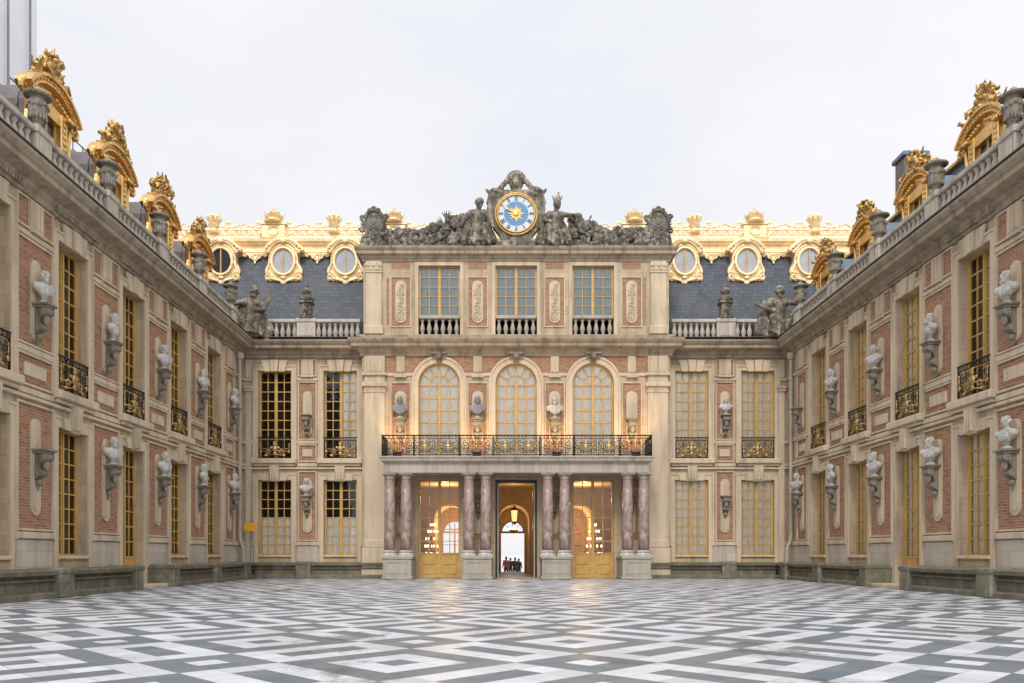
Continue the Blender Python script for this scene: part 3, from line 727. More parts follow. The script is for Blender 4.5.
# urns
def urn_mesh():
    m = MB(); m.lathe([(.24,0),(.24,.08),(.14,.12),(.12,.20),(.20,.30),(.27,.45),(.30,.62),(.29,.80),(.24,.90),(.27,.94),(.40,.98),(.42,1.05),(.30,1.10),(.16,1.16),(.10,1.24),(.02,1.30)],n=20)
    for i in range(16):
        t = 2*PI*i/16; m.ell((.31*math.cos(t),.31*math.sin(t),.74-.06*abs(math.sin(2*t))),(.06,.06,.06),6,4); m.ell((.26*math.cos(t),.26*math.sin(t),.38),(.045,.045,.09),6,4)
        m.ell((.39*math.cos(t),.39*math.sin(t),1.02),(.06,.06,.05),6,4)
    return m.mesh('urn',URNST,False)
URN = urn_mesh()
ORN_DARK = gold_clump(77,.75,.9,.6,24,GOLD2,.03)

def wing(fr, name, label, x0, x1, wins, pans, side):
    root = tag(empty(name, fr.o, fr.rz), label, 'palace wing')
    ops = []
    for w in wins:
        ops.append((w['c']-.83,w['c']+.83,5.95,10.35,False))
        ops.append((w['c']-.83,w['c']+.83,0.04 if w.get('door') else 1.15,4.9,False))
    wall_face(MB(),x0,x1,0,11.9,0,ops,.75).build('wall',STONE,root)
    # back of the block: inner partition, end wall, roof deck
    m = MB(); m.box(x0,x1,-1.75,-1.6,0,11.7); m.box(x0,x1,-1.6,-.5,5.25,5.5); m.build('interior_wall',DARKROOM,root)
    m = MB(); m.box(x0,x1,-6.0,-5.8,0,15.65)
    e = x0-.31 if side < 0 else x1
    m.box(e+.01,e+.3,-5.8,-.0,0,11.8); m.build('rear_wall',STONE,root)
    for w in wins: bay(root,w['c'],1.66,w.get('up','dark'),w.get('lo','dark'),w.get('door',False))
    for p in pans: panel(root,fr,p[0],p[1])
    # horizontal courses
    def course(za, zb, d1, nm, mat, ts):
        for a,b in ts: MB().bbox(a,b,-.02,d1,za,zb,.015).build(nm,mat,root)
    edges = sorted(w['c'] for w in wins); gaps = []
    xa = x0
    for c in edges: gaps.append((xa,c-.83-.275)); xa = c+.83+.275
    gaps.append((xa,x1))
    gaps = [g for g in gaps if g[1]-g[0] > .1]
    course(5.42,5.52,.12,'string_course',STONE2,[(x0,x1)])
    course(6.69,6.86,.085,'sill_band',STONE2,gaps); course(5.56,5.72,.085,'floor_band',STONE2,gaps)
    course(9.84,9.98,.085,'frieze_band',STONE2,gaps); course(1.62,1.80,.10,'base_band',STONE2,gaps); course(.72,1.60,.035,'base_course',BASEST,gaps)
    MB().sweep(CORNICE,[(x0,0),(x1,0)]).build('cornice',CORN,root)
    MB().box(x0,x1,-.1,.70,11.862,11.885).build('lead_flashing',LEADB,root)
    for w in wins:
        m = MB()
        for k in range(-9,10): m.box(w['c']+k*.13-.04,w['c']+k*.13+.04,.14,.235,11.03,11.145)
        m.box(w['c']-1.25,w['c']+1.25,.12,.15,11.03,11.145); m.build('dentils',CORN,root)
    # plinth benches, interrupted by the doors
    cuts = sorted(w['c'] for w in wins if w.get('door')); xa = x0
    for c in cuts: plinth(root,xa,c-1.25); pier(root,c-1.5,.55); xa = c+1.25; pier(root,c+1.5,.55)
    plinth(root,xa,x1)
    for p in pans:
        if all(abs(p[0]-c) > 2.2 for c in cuts): pier(root,p[0],.7)
    for c in cuts: MB().bbox(c-1.2,c+1.2,.0,.75,0,.14,.02).build('door_step',STONE2,root)
    # balustrade
    pc = sorted(p[0] for p in pans); spans = []; ends = [x0]+pc+[x1]
    sp = [(a+.36,b-.36) for a,b in zip(pc,pc[1:])]
    if side < 0: sp.append((pc[-1]+.36,x1-1.2))
    else: sp.insert(0,(x0+1.2,pc[0]-.36))
    balustrade(root,sp,[(x,.72) for x in pc],.10,11.90)
    # roof
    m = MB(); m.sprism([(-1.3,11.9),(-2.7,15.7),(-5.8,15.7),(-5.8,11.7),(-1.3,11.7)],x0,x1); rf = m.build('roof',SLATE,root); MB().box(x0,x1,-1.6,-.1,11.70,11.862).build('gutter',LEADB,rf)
    m = MB(); m.sprism([(-2.66,15.55),(-2.5,15.6),(-2.5,15.7),(-2.62,15.82),(-2.9,15.88),(-2.9,15.55)],x0,x1); m.build('ridge_moulding',GOLD2,rf)
    for i,w in enumerate(wins):
        if side < 0 and w['c'] < -9: continue
        o = put('dormer',DF,root,(w['c'],.82 if side < 0 else .42,12.3 if side < 0 else 11.90)); put('pane',DP,o); put('window_bars',DW,o); put('dormer_roof',DR if side > 0 else DRB,o)
        if side > 0: o.scale = (.88,.88,.86)
        q = put('ornament',DORM_ORN[i%3],o,(0,-.10,3.0)); q.scale = (.80,1,.74)
    return root
bp = {}
FL = Frame(XL,30,PI/2); FRt = Frame(XR,30,-PI/2); FC = Frame(0,D,0,.004)
winY = [35.75,31.83,27.91,23.99,20.07,16.15]; panY = [(37.72,1.15),(33.79,1.62),(29.87,1.62),(25.95,1.62),(22.03,1.62),(18.11,1.62)]
wl = []
for y,up,lo,dr in zip(winY,('dark','dark','dark','left','dark','dark'),('dark',)*6,(0,0,1,0,0,0)): wl.append(dict(c=y-30,up=up,lo=lo,door=bool(dr)))
LW = wing(FL,'palace_wing','brick and stone palace wing with dark windows, scaffold rising behind its roof',-17,D-30+.02,wl,[(y-30,w) for y,w in panY],-1)
wr = []
for y,up,lo,dr in zip(winY,('curtain','curtain','curtain','right','dark','dark'),('curtain','curtain','curtain','curtain','curtain','curtain'),(0,0,1,0,0,0)): wr.append(dict(c=30-y,up=up,lo=lo,door=bool(dr)))
RW = wing(FRt,'palace_wing','brick and stone palace wing with pale curtained windows and a chimney',30-D-.02,17,wr,[(30-y,w) for y,w in panY],1)

ORD = ['beside the drainpipe','second from the drainpipe','third from the drainpipe','fourth from the drainpipe','fifth from the drainpipe']
def side_busts(fr, sgn, sidename, up, lo):
    for k,(y,w) in enumerate(panY[:5]):
        x = (y-30)*sgn
        for (row,z,flags,off) in (('upper',8.12,up,0),('lower',4.10,lo,2)):
            if flags[k]:
                t = -sgn*(.12+.14*((k+off)%3))*(-1 if (k+off)%4==3 else 1)
                add_bust(fr,x,.28,z,BUSTS[(k*2+off)%5],SOC_W,'white marble bust, %s row of the %s wing, %s'%(row,sidename,ORD[k]),t,1.02)
side_busts(FL,1,'dark windowed',(1,1,1,1,1),(1,1,1,1,0))
side_busts(FRt,-1,'curtained',(0,1,1,1,1),(1,1,1,1,1))
for fr,sgn,nm in ((FL,1,'dark windowed'),(FRt,-1,'curtained')):
    for k,(y,w) in enumerate(panY[:6]):
        o = put('urn',URN,None,fr.w((y-30)*sgn,.10,12.90),k*.7); o.scale = (.84,.84,.95)
        tag(o,'weathered stone urn on the roof balustrade of the %s wing, %s'%(nm,(ORD+['sixth from the drainpipe'])[k]),'urn','urns on the side balustrades')

# drainpipes on the side wings near the corners
for fr,sgn,root in ((FL,1,LW),(FRt,-1,RW)):
    x = 8.82*sgn; m = MB(); m.tube([(x,-.16,10.9),(x,-.16,2.1),(x,-.22,1.75),(x-.0,-.34,1.5),(x,-.36,.8)],.085,10)
    m.lathe([(.17,0),(.20,.25),(.20,.3)],(x,-.16,10.7),10)
    for z in (2.4,4.5,6.8,9.0): m.lathe([(.11,0),(.11,.08)],(x,-.16,z),10)
    m.build('drainpipe',PIPE,root,smooth=False)

# ------------------------------------------------------------------ central range
CR = tag(empty('palace_range', FC.o, 0),'central palace range with columned portico, gilded roof and clock pavilion closing the court','palace')
cw = [(-12.05,'dark','half'),(-8.78,'right','half'),(8.78,'curtain','curtain'),(12.08,'curtain','curtain')]
PV = .5                    # projection of the pavilion
ops = []
for c,u,l in cw: ops += [(c-.83,c+.83,5.95,10.35,False),(c-.83,c+.83,1.15,4.9,False)]
m = MB(); wall_face(m,XL-.3,-7.4,0,11.9,0,[o for o in ops if o[0]<0],.75); m.build('wall',STONE,CR); m = MB(); wall_face(m,7.4,XR+.3,0,11.9,0,[o for o in ops if o[0]>0],.75)
m.build('wall',STONE,CR)
m = MB()
for s in (-1,1):
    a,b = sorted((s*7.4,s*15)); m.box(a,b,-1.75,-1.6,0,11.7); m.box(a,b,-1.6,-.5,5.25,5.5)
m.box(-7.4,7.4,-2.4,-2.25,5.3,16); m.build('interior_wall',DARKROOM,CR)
for c,u,l in cw: bay(CR,c,1.66,u,l,rec=.24)
for c in (-10.42,10.43): panel(CR,FC,c,.82)
def ccourse(za,zb,d1,nm,ts,d0=-.02,mat=STONE2):
    for a,b in ts: MB().bbox(a,b,d0,d1,za,zb,.015).build(nm,mat,CR)
wingspans = [(XL,-7.6),(7.6,XR)]
gp = [(XL,-13.16),(-10.94,-9.89),(9.89,10.97),(13.19,XR)]
ccourse(5.42,5.52,.12,'string_course',wingspans)
for za,zb,nm in ((6.69,6.86,'sill_band'),(5.56,5.72,'floor_band'),(9.84,9.98,'frieze_band'),(1.62,1.80,'base_band')): ccourse(za,zb,.085,nm,gp)
ccourse(.72,1.60,.035,'base_course',gp,mat=BASEST)
MB().sweep(CORNICE,[(XL-.2,0),(-7.5,0)]).build('cornice',CORN,CR); MB().sweep(CORNICE,[(7.5,0),(XR+.2,0)]).build('cornice',CORN,CR)
for a,b in ((XL+.8,-6.5),(6.5,XR-.8)): plinth(CR,a,b)
for x in (-10.42,10.43): pier(CR,x,.75)
# corner pilasters of the wing fronts
for s,xe in ((-1,XL),(1,XR)):
    m = MB(); a = xe - s*.30
    m.box(min(a-.14,a+.14),max(a-.14,a+.14),0,.10,.8,9.3); m.bbox(a-.2,a+.2,0,.18,9.3,9.42,.02); m.bbox(a-.24,a+.24,0,.22,9.42,9.56,.02); m.bbox(a-.15,a+.15,0,.12,9.98,10.9,.02)
    m.build('corner_pilaster',STONE2,CR)
    MB().box(a+s*-.24-.05,a+s*-.24+.05,-.02,.012,1.9,9.6).build('brick_strip',BRICK,CR)
add_bust(FC,-10.42,.28,4.10,BUSTS[2],SOC_W,'white marble bust between the half curtained ground windows near the yellow sign',.0,.95)
add_bust(FC,10.43,.28,8.12,BUSTS[0],SOC_W,'white marble bust between the two curtained upper windows facing the court',-.1,.95)

# pavilion body
arches = (-3.8,0,3.8); pcs = (-5.7,-1.9,1.9,5.7); AW = 2.04
pops = [(c-AW/2,c+AW/2,5.82,9.6,True) for c in arches] + [(c-1.03,c+1.03,0.02,4.86,False) for c in arches]
m = MB(); wall_face(m,-7.6,7.6,0,11.9,PV,pops,.65)
for s in (-1,1):
    m.add([(s*7.6,-PV,0),(s*7.6,.4,0),(s*7.6,.4,11.9),(s*7.6,-PV,11.9)],[(0,1,2,3)])
m.build('pavilion_wall',STONE,CR)
PC = [(o*.8,z) for o,z in CORNICE]
MB().sweep(PC,[(-7.6,-.3),(-7.6,PV),(7.6,PV),(7.6,-.3)]).build('pavilion_cornice',CORN,CR)
for k,c in enumerate(arches):
    add_window(CR,c,PV-.24,5.82,AW,3.78,2,6,'curtain',arch=True,name='arched_window',mt=.048)
    m = MB(); r = AW/2                      # archivolt
    for (ra,rb,dd) in ((r,r+.24,.07),(r+.24,r+.34,.12)):
        A = arc(c,9.6,ra,0,PI,24); B = arc(c,9.6,rb,0,PI,24)
        for i in range(24): m.prism([A[i],A[i+1],B[i+1],B[i]],PV,PV+dd)
        for s in (-1,1): xa,xb = sorted((c+s*ra,c+s*rb)); m.box(xa,xb,PV,PV+dd,5.82,9.6)
    m.build('archivolt',STONE2,CR)
    m = MB(); m.ell((c,-PV-.20,10.94),(.16,.12,.17)); m.bbox(c-.40,c+.40,PV,PV+.30,11.02,11.12,.02)
    for s in (-1,1): m.tube(spiral(c+s*.26,10.93,.13,1.2,PI/2,s,10,PV+.14),.05,5); m.cap((c,-PV-.15,11.0),(c+s*.36,-PV-.15,11.05),.06,.04)
    m.box(c-.14,c+.14,PV,PV+.14,10.62,11.0)
    m.build('keystone_mask',BRONZE,CR,smooth=True)
for c in pcs:
    MB().box(c-.45,c+.45,PV-.02,PV+.012,6.1,9.62).build('brick_panel',BRICK,CR)
    frame_rect(MB(),c-.45,c+.45,6.1,9.62,.05,PV,PV+.06).build('panel_frame',STONE2,CR)
    m = MB(); m.box(c-.20,c+.20,PV,PV+.10,10.14,10.94)
    for x in (-.1,.1): m.box(c+x-.04,c+x+.04,PV+.1,PV+.13,10.2,10.9)
    m.bbox(c-.3,c+.3,PV,PV+.15,9.90,9.97,.01); m.build('frieze_block',STONE2,CR)
    for s in (-1,1):
        if abs(c+s*.5) > 6.0: a,b = sorted((c+s*.2,c+s*.78))
        else: a,b = sorted((c+s*.2,c+s*.80))
        # brick spandrel cut back to the arch
        P = [(c+s*.22,10.16),(c+s*.22,10.98)]
        cc = c+s*1.9
        R_ = AW/2+.36; pts = []
        for i in range(9):
            z = 10.98-(10.98-10.16)*i/8; dx = math.sqrt(max(0,R_*R_-(z-9.6)**2)); pts.append((cc-s*dx if abs(c+s*1.9) < 4 else c+s*.78, z))
        MB().prism(P+pts,PV-.02,PV+.010).build('brick_spandrel',BRICK,CR)
    o = put('bracket_plate',CON_UP[0],CR,(c,-(PV+.014),7.85)); o.scale = (1.25,1,1.15); put('bracket',CON_UP[1],o)
for c in pcs: MB().bbox(c-.83,c+.83,PV-.01,PV+.075,9.98,10.12,.01).build('impost_band',STONE2,CR)
for s in (-1,1):                             # big pilasters of the pavilion
    a = s*6.97; m = MB()
    m.box(a-.50,a+.50,PV,PV+.16,1.9,9.15); m.bbox(a-.56,a+.56,PV,PV+.22,1.5,1.9,.04); m.bbox(a-.62,a+.62,PV,PV+.26,0,1.5,.03)
    m.bbox(a-.54,a+.54,PV,PV+.20,9.15,9.25,.01); m.bbox(a-.52,a+.52,PV,PV+.18,9.25,9.42,.02); m.bbox(a-.62,a+.62,PV,PV+.28,9.42,9.62,.03)
    m.box(a-.50,a+.50,PV,PV+.14,9.62,10.1); m.bbox(a-.62,a+.62,PV,PV+.24,9.98,10.1,.02); m.box(a-.50,a+.50,PV,PV+.16,10.1,10.95)
    for x in (-.3,-.1,.1,.3): m.box(a+x-.06,a+x+.06,PV+.16,PV+.19,10.16,10.85)
    m.build('pilaster',STONE2,CR)
FP = FC
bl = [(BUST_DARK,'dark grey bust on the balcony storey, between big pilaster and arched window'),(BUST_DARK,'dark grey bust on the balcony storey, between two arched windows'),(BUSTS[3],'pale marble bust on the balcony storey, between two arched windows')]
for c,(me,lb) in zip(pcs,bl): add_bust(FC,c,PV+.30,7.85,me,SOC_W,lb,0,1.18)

# attic storey
AZ0, AZ1 = 11.9, 15.76
aops = [(c-1.03,c+1.03,12.02,15.44,False) for c in arches]
m = MB(); wall_face(m,-7.55,7.55,AZ0-.1,AZ1+.2,PV-.05,aops,.6)
for s in (-1,1): m.add([(s*7.55,-PV+.05,11.8),(s*7.55,4.0,11.8),(s*7.55,4.0,15.8),(s*7.55,-PV+.05,15.8)],[(0,1,2,3)])
m.build('attic_wall',STONE,CR)
AP = PV-.05
ACORN = [(-.5,15.64),(.05,15.64),(.08,15.74),(.14,15.80),(.17,15.88),(.32,15.94),(.32,16.10),(.38,16.15),(.42,16.24),(.42,16.29),(0,16.36),(-.5,16.36)]
MB().sweep(ACORN,[(-7.55,-3),(-7.55,AP),(7.55,AP),(7.55,-3)]).build('attic_cornice',CORN,CR)
MB().box(-7.5,7.5,-4,AP-.1,15.9,16.33).build('attic_roof',LEAD,CR)
MB().bbox(-7.75,7.75,AP-.4,AP+.16,11.8,12.02,.03).build('attic_base',CORN,CR)
for c in arches:
    add_window(CR,c,AP-.20,12.98,2.06,2.46,2,5,'sky_sheet',name='attic_window',mt=.034)
    balustrade(CR,[(c-1.02,c+1.02)],[],AP-.16,12.03,PORT,BALSM,step=.33)
    m = MB(); frame_rect(m,c-1.03,c+1.03,12.02,15.44,.17,AP,AP+.06,False); m.build('attic_surround',STONE2,CR)
PLQ = MB().prism(arc(0,.78,.27,0,PI,12)+arc(0,-.78,.27,PI,2*PI,12),0,.04)
r = random.Random(5)
for i in range(40):
    z = r.uniform(-.88,.88); x = r.uniform(-.16,.16); PLQ.ell((x,-.05,z),(r.uniform(.03,.09),.04,r.uniform(.03,.09)),6,4)
for i in range(6): PLQ.tube(spiral(r.uniform(-.1,.1),-.7+.28*i,.13,1.2,r.uniform(0,6),1,10,.05),.025,4)
PLQM = PLQ.mesh('relief_plaque',STONE2)
for c in pcs:
    MB().box(c-.46,c+.46,AP-.02,AP+.010,12.45,14.85).build('brick_panel',BRICK,CR); frame_rect(MB(),c-.46,c+.46,12.45,14.85,.05,AP,AP+.05).build('panel_frame',STONE2,CR)
    MB().box(c-.46,c+.46,AP-.02,AP+.010,15.28,15.6).build('brick_panel',BRICK,CR)
    put('relief_plaque',PLQM,CR,(c,-(AP+.012),13.65))
for s in (-1,1):
    a = s*7.02; m = MB(); m.box(a-.38,a+.38,AP,AP+.14,12.45,15.05); m.bbox(a-.47,a+.47,AP,AP+.22,12.02,12.45,.04); m.bbox(a-.42,a+.42,AP,AP+.18,15.05,15.15,.02)
    m.bbox(a-.41,a+.41,AP,AP+.17,15.15,15.64,.05)
    for x in (-.3,0,.3): m.ell((a+x,-AP-.17,15.42),(.12,.06,.10),8,5)
    m.build('attic_pilaster',STONE2,CR)
    a = s*6.35; MB().box(a-.06,a+.06,AP-.02,AP+.008,12.5,14.85).build('brick_strip',BRICK,CR)

# balustrades over the wing fronts
for s in (-1,1):
    xs = sorted((s*7.62,s*10.43)); balustrade(CR,[(min(s*7.75,s*9.98),max(s*7.75,s*9.98)),(min(s*10.88,s*13.0),max(s*10.88,s*13.0))],[(s*10.43,.92)],.12,11.90)
def lantern_ornament(mat):
    m = MB(); m.bbox(-.34,.34,-.28,.28,0,.12,.02); m.bbox(-.26,.26,-.22,.22,.12,.75,.03); m.bbox(-.34,.34,-.3,.3,.75,.86,.02)
    m.prism(arc(0,.62,.14,0,PI,8)+[(-.14,.3),(.14,.3)],.22,.25)
    m.lathe([(.32,.86),(.36,.95),(.28,1.1),(.16,1.2),(.20,1.28),(.24,1.36),(.14,1.5),(.05,1.62),(.08,1.68),(.02,1.78)],n=12)
    for i in range(8):
        t = 2*PI*i/8; m.ell((.3*math.cos(t),.3*math.sin(t),1.0),(.08,.08,.1),6,4)
    return m.mesh('stone_finial',mat)
LO = lantern_ornament(SCULPT)
for s,nm in ((-1,'left'),(1,'right')):
    tag(put('stone_finial',LO,None,FC.w(s*10.43,.12,12.90)),'dark stone finial with pineapple top, on the balustrade above the %s facade windows'%('dark' if s < 0 else 'curtained'),'finial','finials on the facade balustrade')

# main roof with gilded ridge
RY0, RY1, RZ1 = -.8, -2.9, 17.82
m = MB(); m.sprism([(RY0,12.0),(RY1,RZ1),(-8,RZ1),(-8,11.7),(RY0,11.7)],-19.2,19.0); roof = m.build('roof',SLATE,CR)
MB().box(-13.6,-7.6,-.75,-.5,11.7,13.0).build('gap_shade_wall',GAPSHADE,roof); MB().box(7.6,13.5,-.75,-.5,11.7,13.0).build('gap_shade_wall',GAPSHADE,roof)  # dark walls added so the gaps between balusters look shaded
GC = [(RY1-.2,17.05),(RY1+.30,17.05),(RY1+.32,17.15),(RY1+.24,17.2),(RY1+.24,17.62),(RY1+.38,17.66),(RY1+.38,17.72),(RY1+.52,17.78),(RY1+.55,17.92),(RY1+.3,18.0),(RY1-.2,18.04)]
MB().sprism(GC,-19.25,19.05).build('ridge_cornice',PALEGOLD,roof)
cm = cresting_mesh(3.2,PALEGOLD)
fx0 = -13.1
k = 0
for i in range(-2,10):
    x = -12.85 + 3.2*i + 1.6
    if -19.2 < x < 19.2: put('ridge_cresting',cm,roof,(x,-(RY1+.25),18.01))
for i in range(-2,10):
    x = -12.85 + 3.2*i
    if i % 2 == 0: put('crown_finial',FIN_B,roof,(x,-(RY1+.28),18.0))
    else: put('flower_finial',FIN_S,roof,(x,-(RY1+.28),18.27))
# openwork lace under the ridge, between the oval dormers
def lace():
    m = MB()
    for s in (-1,1):
        m.tube(spiral(s*.22,.0,.14,1.3,PI/2,s,12),.04,5); m.tube(spiral(s*.52,.08,.12,1.3,PI/2,-s,12),.035,5)
        m.tube([(s*.66,0,.25),(s*.4,0,.12),(s*.15,0,-.12),(0,0,-.28)],.035,5)
    m.ell((0,-.02,-.12),(.10,.05,.13)); m.ell((0,-.02,-.34),(.06,.04,.07)); m.box(-.7,.7,-.03,.05,.2,.28)
    return m.mesh('roof_lace',PALEGOLD)
LC = lace()
ovx = [-18.75,-15.46,-12.19,-8.92,8.89,12.16,15.43]
for i,x in enumerate(ovx):
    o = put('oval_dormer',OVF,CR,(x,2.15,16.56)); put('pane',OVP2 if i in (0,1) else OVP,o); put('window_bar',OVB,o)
for x in (-17.1,-13.8,-10.5,-7.2,7.1,10.4,13.7,17.0): put('roof_lace',LC,roof,(x,2.42,16.98))
for x in (-14.1,14.0):   # inner corner returns of the ridge
    pass

for s in (-1,1):
    a,b = sorted((s*7.6,s*13.5)); MB().box(a,b,-.1,.70,11.862,11.885).build('lead_flashing',LEADB,CR)
# ------------------------------------------------------------------ portico
PX = 6.32; PD0, PD1 = PV, 2.20     # columns stand in front of the pavilion wall
m = MB()
m.box(-PX+.12,PX-.12,PV+.0,PD1+.22,5.02,5.45)
ENT = [(-.3,5.45),(.0,5.45),(.06,5.52),(.16,5.56),(.17,5.66),(.22,5.71),(.22,5.77),(.0,5.80),(-.3,5.80)]
m.build('portico_entablature',PORT,CR)
MB().sweep(ENT,[(-PX+.10,PV),(-PX+.10,PD1+.24),(PX-.10,PD1+.24),(PX-.10,PV)]).build('portico_cornice',PORT,CR)
MB().box(-PX+.3,PX-.3,PV,PD1,5.72,5.81).build('balcony_floor',PORT,CR)
colx = [-6.02,-5.25,-2.27,-1.47,1.47,2.27,5.25,6.02]
shaft = MB().lathe([(.262,0),(.265,.6),(.255,1.75),(.228,3.37)],n=24).mesh('column',PINK,True)
cb = MB().lathe([(.36,.06),(.36,.12),(.33,.16),(.29,.19),(.33,.23),(.33,.26),(.27,.30)],n=24); cb.box(-.37,.37,-.37,.37,0,.07)
cbm = cb.mesh('column_base',WHITE)
cc = MB().lathe([(.235,0),(.26,.03),(.235,.06),(.235,.12),(.29,.19),(.32,.22)],n=24); cc.bbox(-.345,.345,-.345,.345,.22,.30,.015)
ccm = cc.mesh('column_capital',PORT)
for x in colx:
    o = put('column',shaft,CR,(x,-(PD1-.15),1.36)); put('column_base',cbm,o,(0,0,-.29)); put('column_capital',ccm,o,(0,0,3.365))
for a,b in ((-6.36,-4.92),(-2.58,-1.14),(1.14,2.58),(4.92,6.36)):
    m = MB(); m.bbox(a,b,PV-.02,PD1+.22,0,.14,.03); m.bbox(a+.05,b-.05,PV-.02,PD1+.17,.14,.95,.02); m.bbox(a,b,PV-.02,PD1+.22,.95,1.07,.03)
    frame_rect(m,a+.22,b-.22,.32,.80,.05,PD1+.17,PD1+.195)
    m.build('column_pedestal',PEDST,CR)
    c = (a+b)/2
    o = put('bracket_plate',CON_LO[0],CR,(c,-(PV+.012),4.02)); put('bracket',CON_LO[1],o)
    MB().box(c-.45,c+.45,PV-.02,PV+.008,1.9,4.9).build('brick_panel',BRICK,CR)
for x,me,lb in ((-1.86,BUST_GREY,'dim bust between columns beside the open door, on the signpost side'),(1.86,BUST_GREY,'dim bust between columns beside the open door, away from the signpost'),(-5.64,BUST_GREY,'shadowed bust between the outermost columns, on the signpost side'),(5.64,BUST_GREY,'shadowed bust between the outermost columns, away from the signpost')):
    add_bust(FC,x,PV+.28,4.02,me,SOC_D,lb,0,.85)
# glazed doors and the open middle door
for c in (-3.8,3.8): add_window(CR,c,PV-.25,0.03,2.06,4.82,2,6,'none',panel=1.15,name='glazed_door',mt=.04)
m = MB(); frame_rect(m,-1.03,1.03,0.02,4.86,-.10,PV-.35,PV-.05,False) if False else None
m.box(-1.03,-.93,PV-.42,PV-.1,0.02,4.86); m.box(.93,1.03,PV-.42,PV-.1,0.02,4.86); m.box(-.93,.93,PV-.42,PV-.1,4.72,4.86); m.build('door_frame',DKWOOD,CR)
for s in (-1,1):
    m = MB(); a = s*.93; xa,xb = sorted((a,a-s*.06)); m.box(xa,xb,PV-1.35,PV-.12,.03,4.70)
    for z0_,z1_ in ((.3,1.3),(1.5,2.9),(3.1,4.4)): xa,xb = sorted((a-s*.06,a-s*.085)); m.box(xa,xb,PV-1.25,PV-.25,z0_,z1_)
    o = m.build('door_leaf',DKWOOD,CR); 
    xa,xb = sorted((a-s*.0,a-s*.065)); MB().box(xa,xb,PV-.12,PV-.06,.03,4.70).build('door_edge',EDGE,o)
MB().box(-1.02,1.02,PV-.5,PV+.3,0,.025).build('threshold',PORT,CR)

# balcony railing
rp1 = iron_panel(2.2,1.0,True,1); rp2 = iron_panel(1.58,1.0,True,2)
for c,rp in [(-3.8,rp1),(0,rp1),(3.8,rp1),(-5.58,rp2),(-1.9,rp2),(1.9,rp2),(5.58,rp2)]:
    o = put('railing',rp[0],CR,(c,-(PD1+.1),5.81)); put('emblem',rp[1],o)
for s in (-1,1):
    o = put('railing',rp2[0],CR,(s*6.36,-(PV+.85),5.81),PI/2)
# small floodlights on the balcony behind the railing
fl = MB(); fl.bbox(-.18,.18,-.12,.12,.0,.05,.01); fl.bbox(-.2,.2,-.08,.12,.05,.24,.03); fl = fl.mesh('floodlight',IRON)
for c,nm in zip(pcs,('under the dark bust beside the big pilaster','under the dark bust between two arched windows','under the pale marble bust','under the empty bracket')):
    o = put('floodlight',fl,None,FC.w(c,PV+1.3,5.82)); tag(o,'small dark floodlight on the balcony floor %s'%nm,'lamp','balcony floodlights')
    ld = bpy.data.lights.new('flood','SPOT'); ld.energy = 230; ld.color = (1,.64,.30); ld.spot_size = 2.1; ld.spot_blend = 1; ld.shadow_soft_size = .25
    lo = bpy.data.objects.new('floodlight_beam',ld); COL.objects.link(lo); lo.parent = o; lo.location = (0,0,.32)
    lo.rotation_euler = (PI-.55,0,0)

# ------------------------------------------------------------------ vestibule behind the portico
VB = tag(empty('vestibule', FC.w(0,-.2,0)),'warm lit vestibule with vaulted passage seen through the open door','room')
def V(m, nm, mat): return put(nm, m.mesh(nm,mat), VB, (0,-.2,0))   # local frame of the facade, shifted
m = MB(); wall_face(m,-7,7,0,5.2,-7.0,[(c-.9,c+.9,0.02,3.2,True) for c in arches],.5); m.box(-7.1,-7,-7,-.2,0,5.2); m.box(7,7.1,-7,-.2,0,5.2)
m.build('wall',WALLIN,VB,(0,-.2,0))
MB().box(-7,7,-7,-.15,5.0,5.2).build('ceiling',PLASTER,VB,(0,-.2,0))
m = MB(); m.box(-7,7,-.3,-.12,4.9,5.0)
m.build('lintel',PLASTER,VB,(0,-.2,0))
# passage barrel vault behind each arch
m = MB()
for c in arches:
    P = [(c-.95,0)]+arc(c,3.2,.95,PI,0,16)+[(c+.95,0)]
    for p,q in zip(P,P[1:]): m.add([(p[0],7.4,p[1]),(q[0],7.4,q[1]),(q[0],12.2,q[1]),(p[0],12.2,p[1])],[(0,1,2,3)])
m.build('vaulted_passage',PLASTER,VB,(0,-.2,0))
m = MB(); wall_face(m,-7,7,0,11,-12.2,[(c-.76,c+.76,0.02,2.62,True) for c in arches],.4); m.build('garden_wall',PLASTER,VB,(0,-.2,0))
for c in arches:
    f = MB(); r = .76; P = arc(c,2.62,r,0,PI,16); Q = arc(c,2.62,r-.07,0,PI,16)
    for i in range(16): f.prism([P[i],P[i+1],Q[i+1],Q[i]],-12.5,-12.38)
    f.box(c-r,c+r,-12.5,-12.36,2.56,2.68); f.box(c-.03,c+.03,-12.48,-12.4,2.68,3.3)
    for a in (PI/4,3*PI/4): f.tube([(c,12.44,2.66),(c+.7*math.cos(a),12.44,2.66+.7*math.sin(a))],.02,4)
    if c: 
        f.box(c-.05,c+.05,-12.48,-12.38,0,2.56)
        for z in (.6,1.2,1.8): f.box(c-r,c+r,-12.46,-12.4,z-.02,z+.02)
    if c > 0: MB().prism([(c-r,0.02),(c+r,0.02)]+arc(c,2.62,r,0,PI,16),-12.56,-12.51).build('arch_closing_panel',PLASTER,VB,(0,-.2,0))  # plaster panel added to shut off the bright arch and catch lamplight
    f.build('fanlight_frame',OCHRE if c else DKWOOD,VB,(0,-.2,0))
lamps = [((0,3.4,4.4),22),((-3.8,3.6,4.2),190),((3.8,3.6,4.2),190),((0,9.4,2.9),60),((-3.8,9.4,2.9),130),((3.8,9.4,2.9),130)]
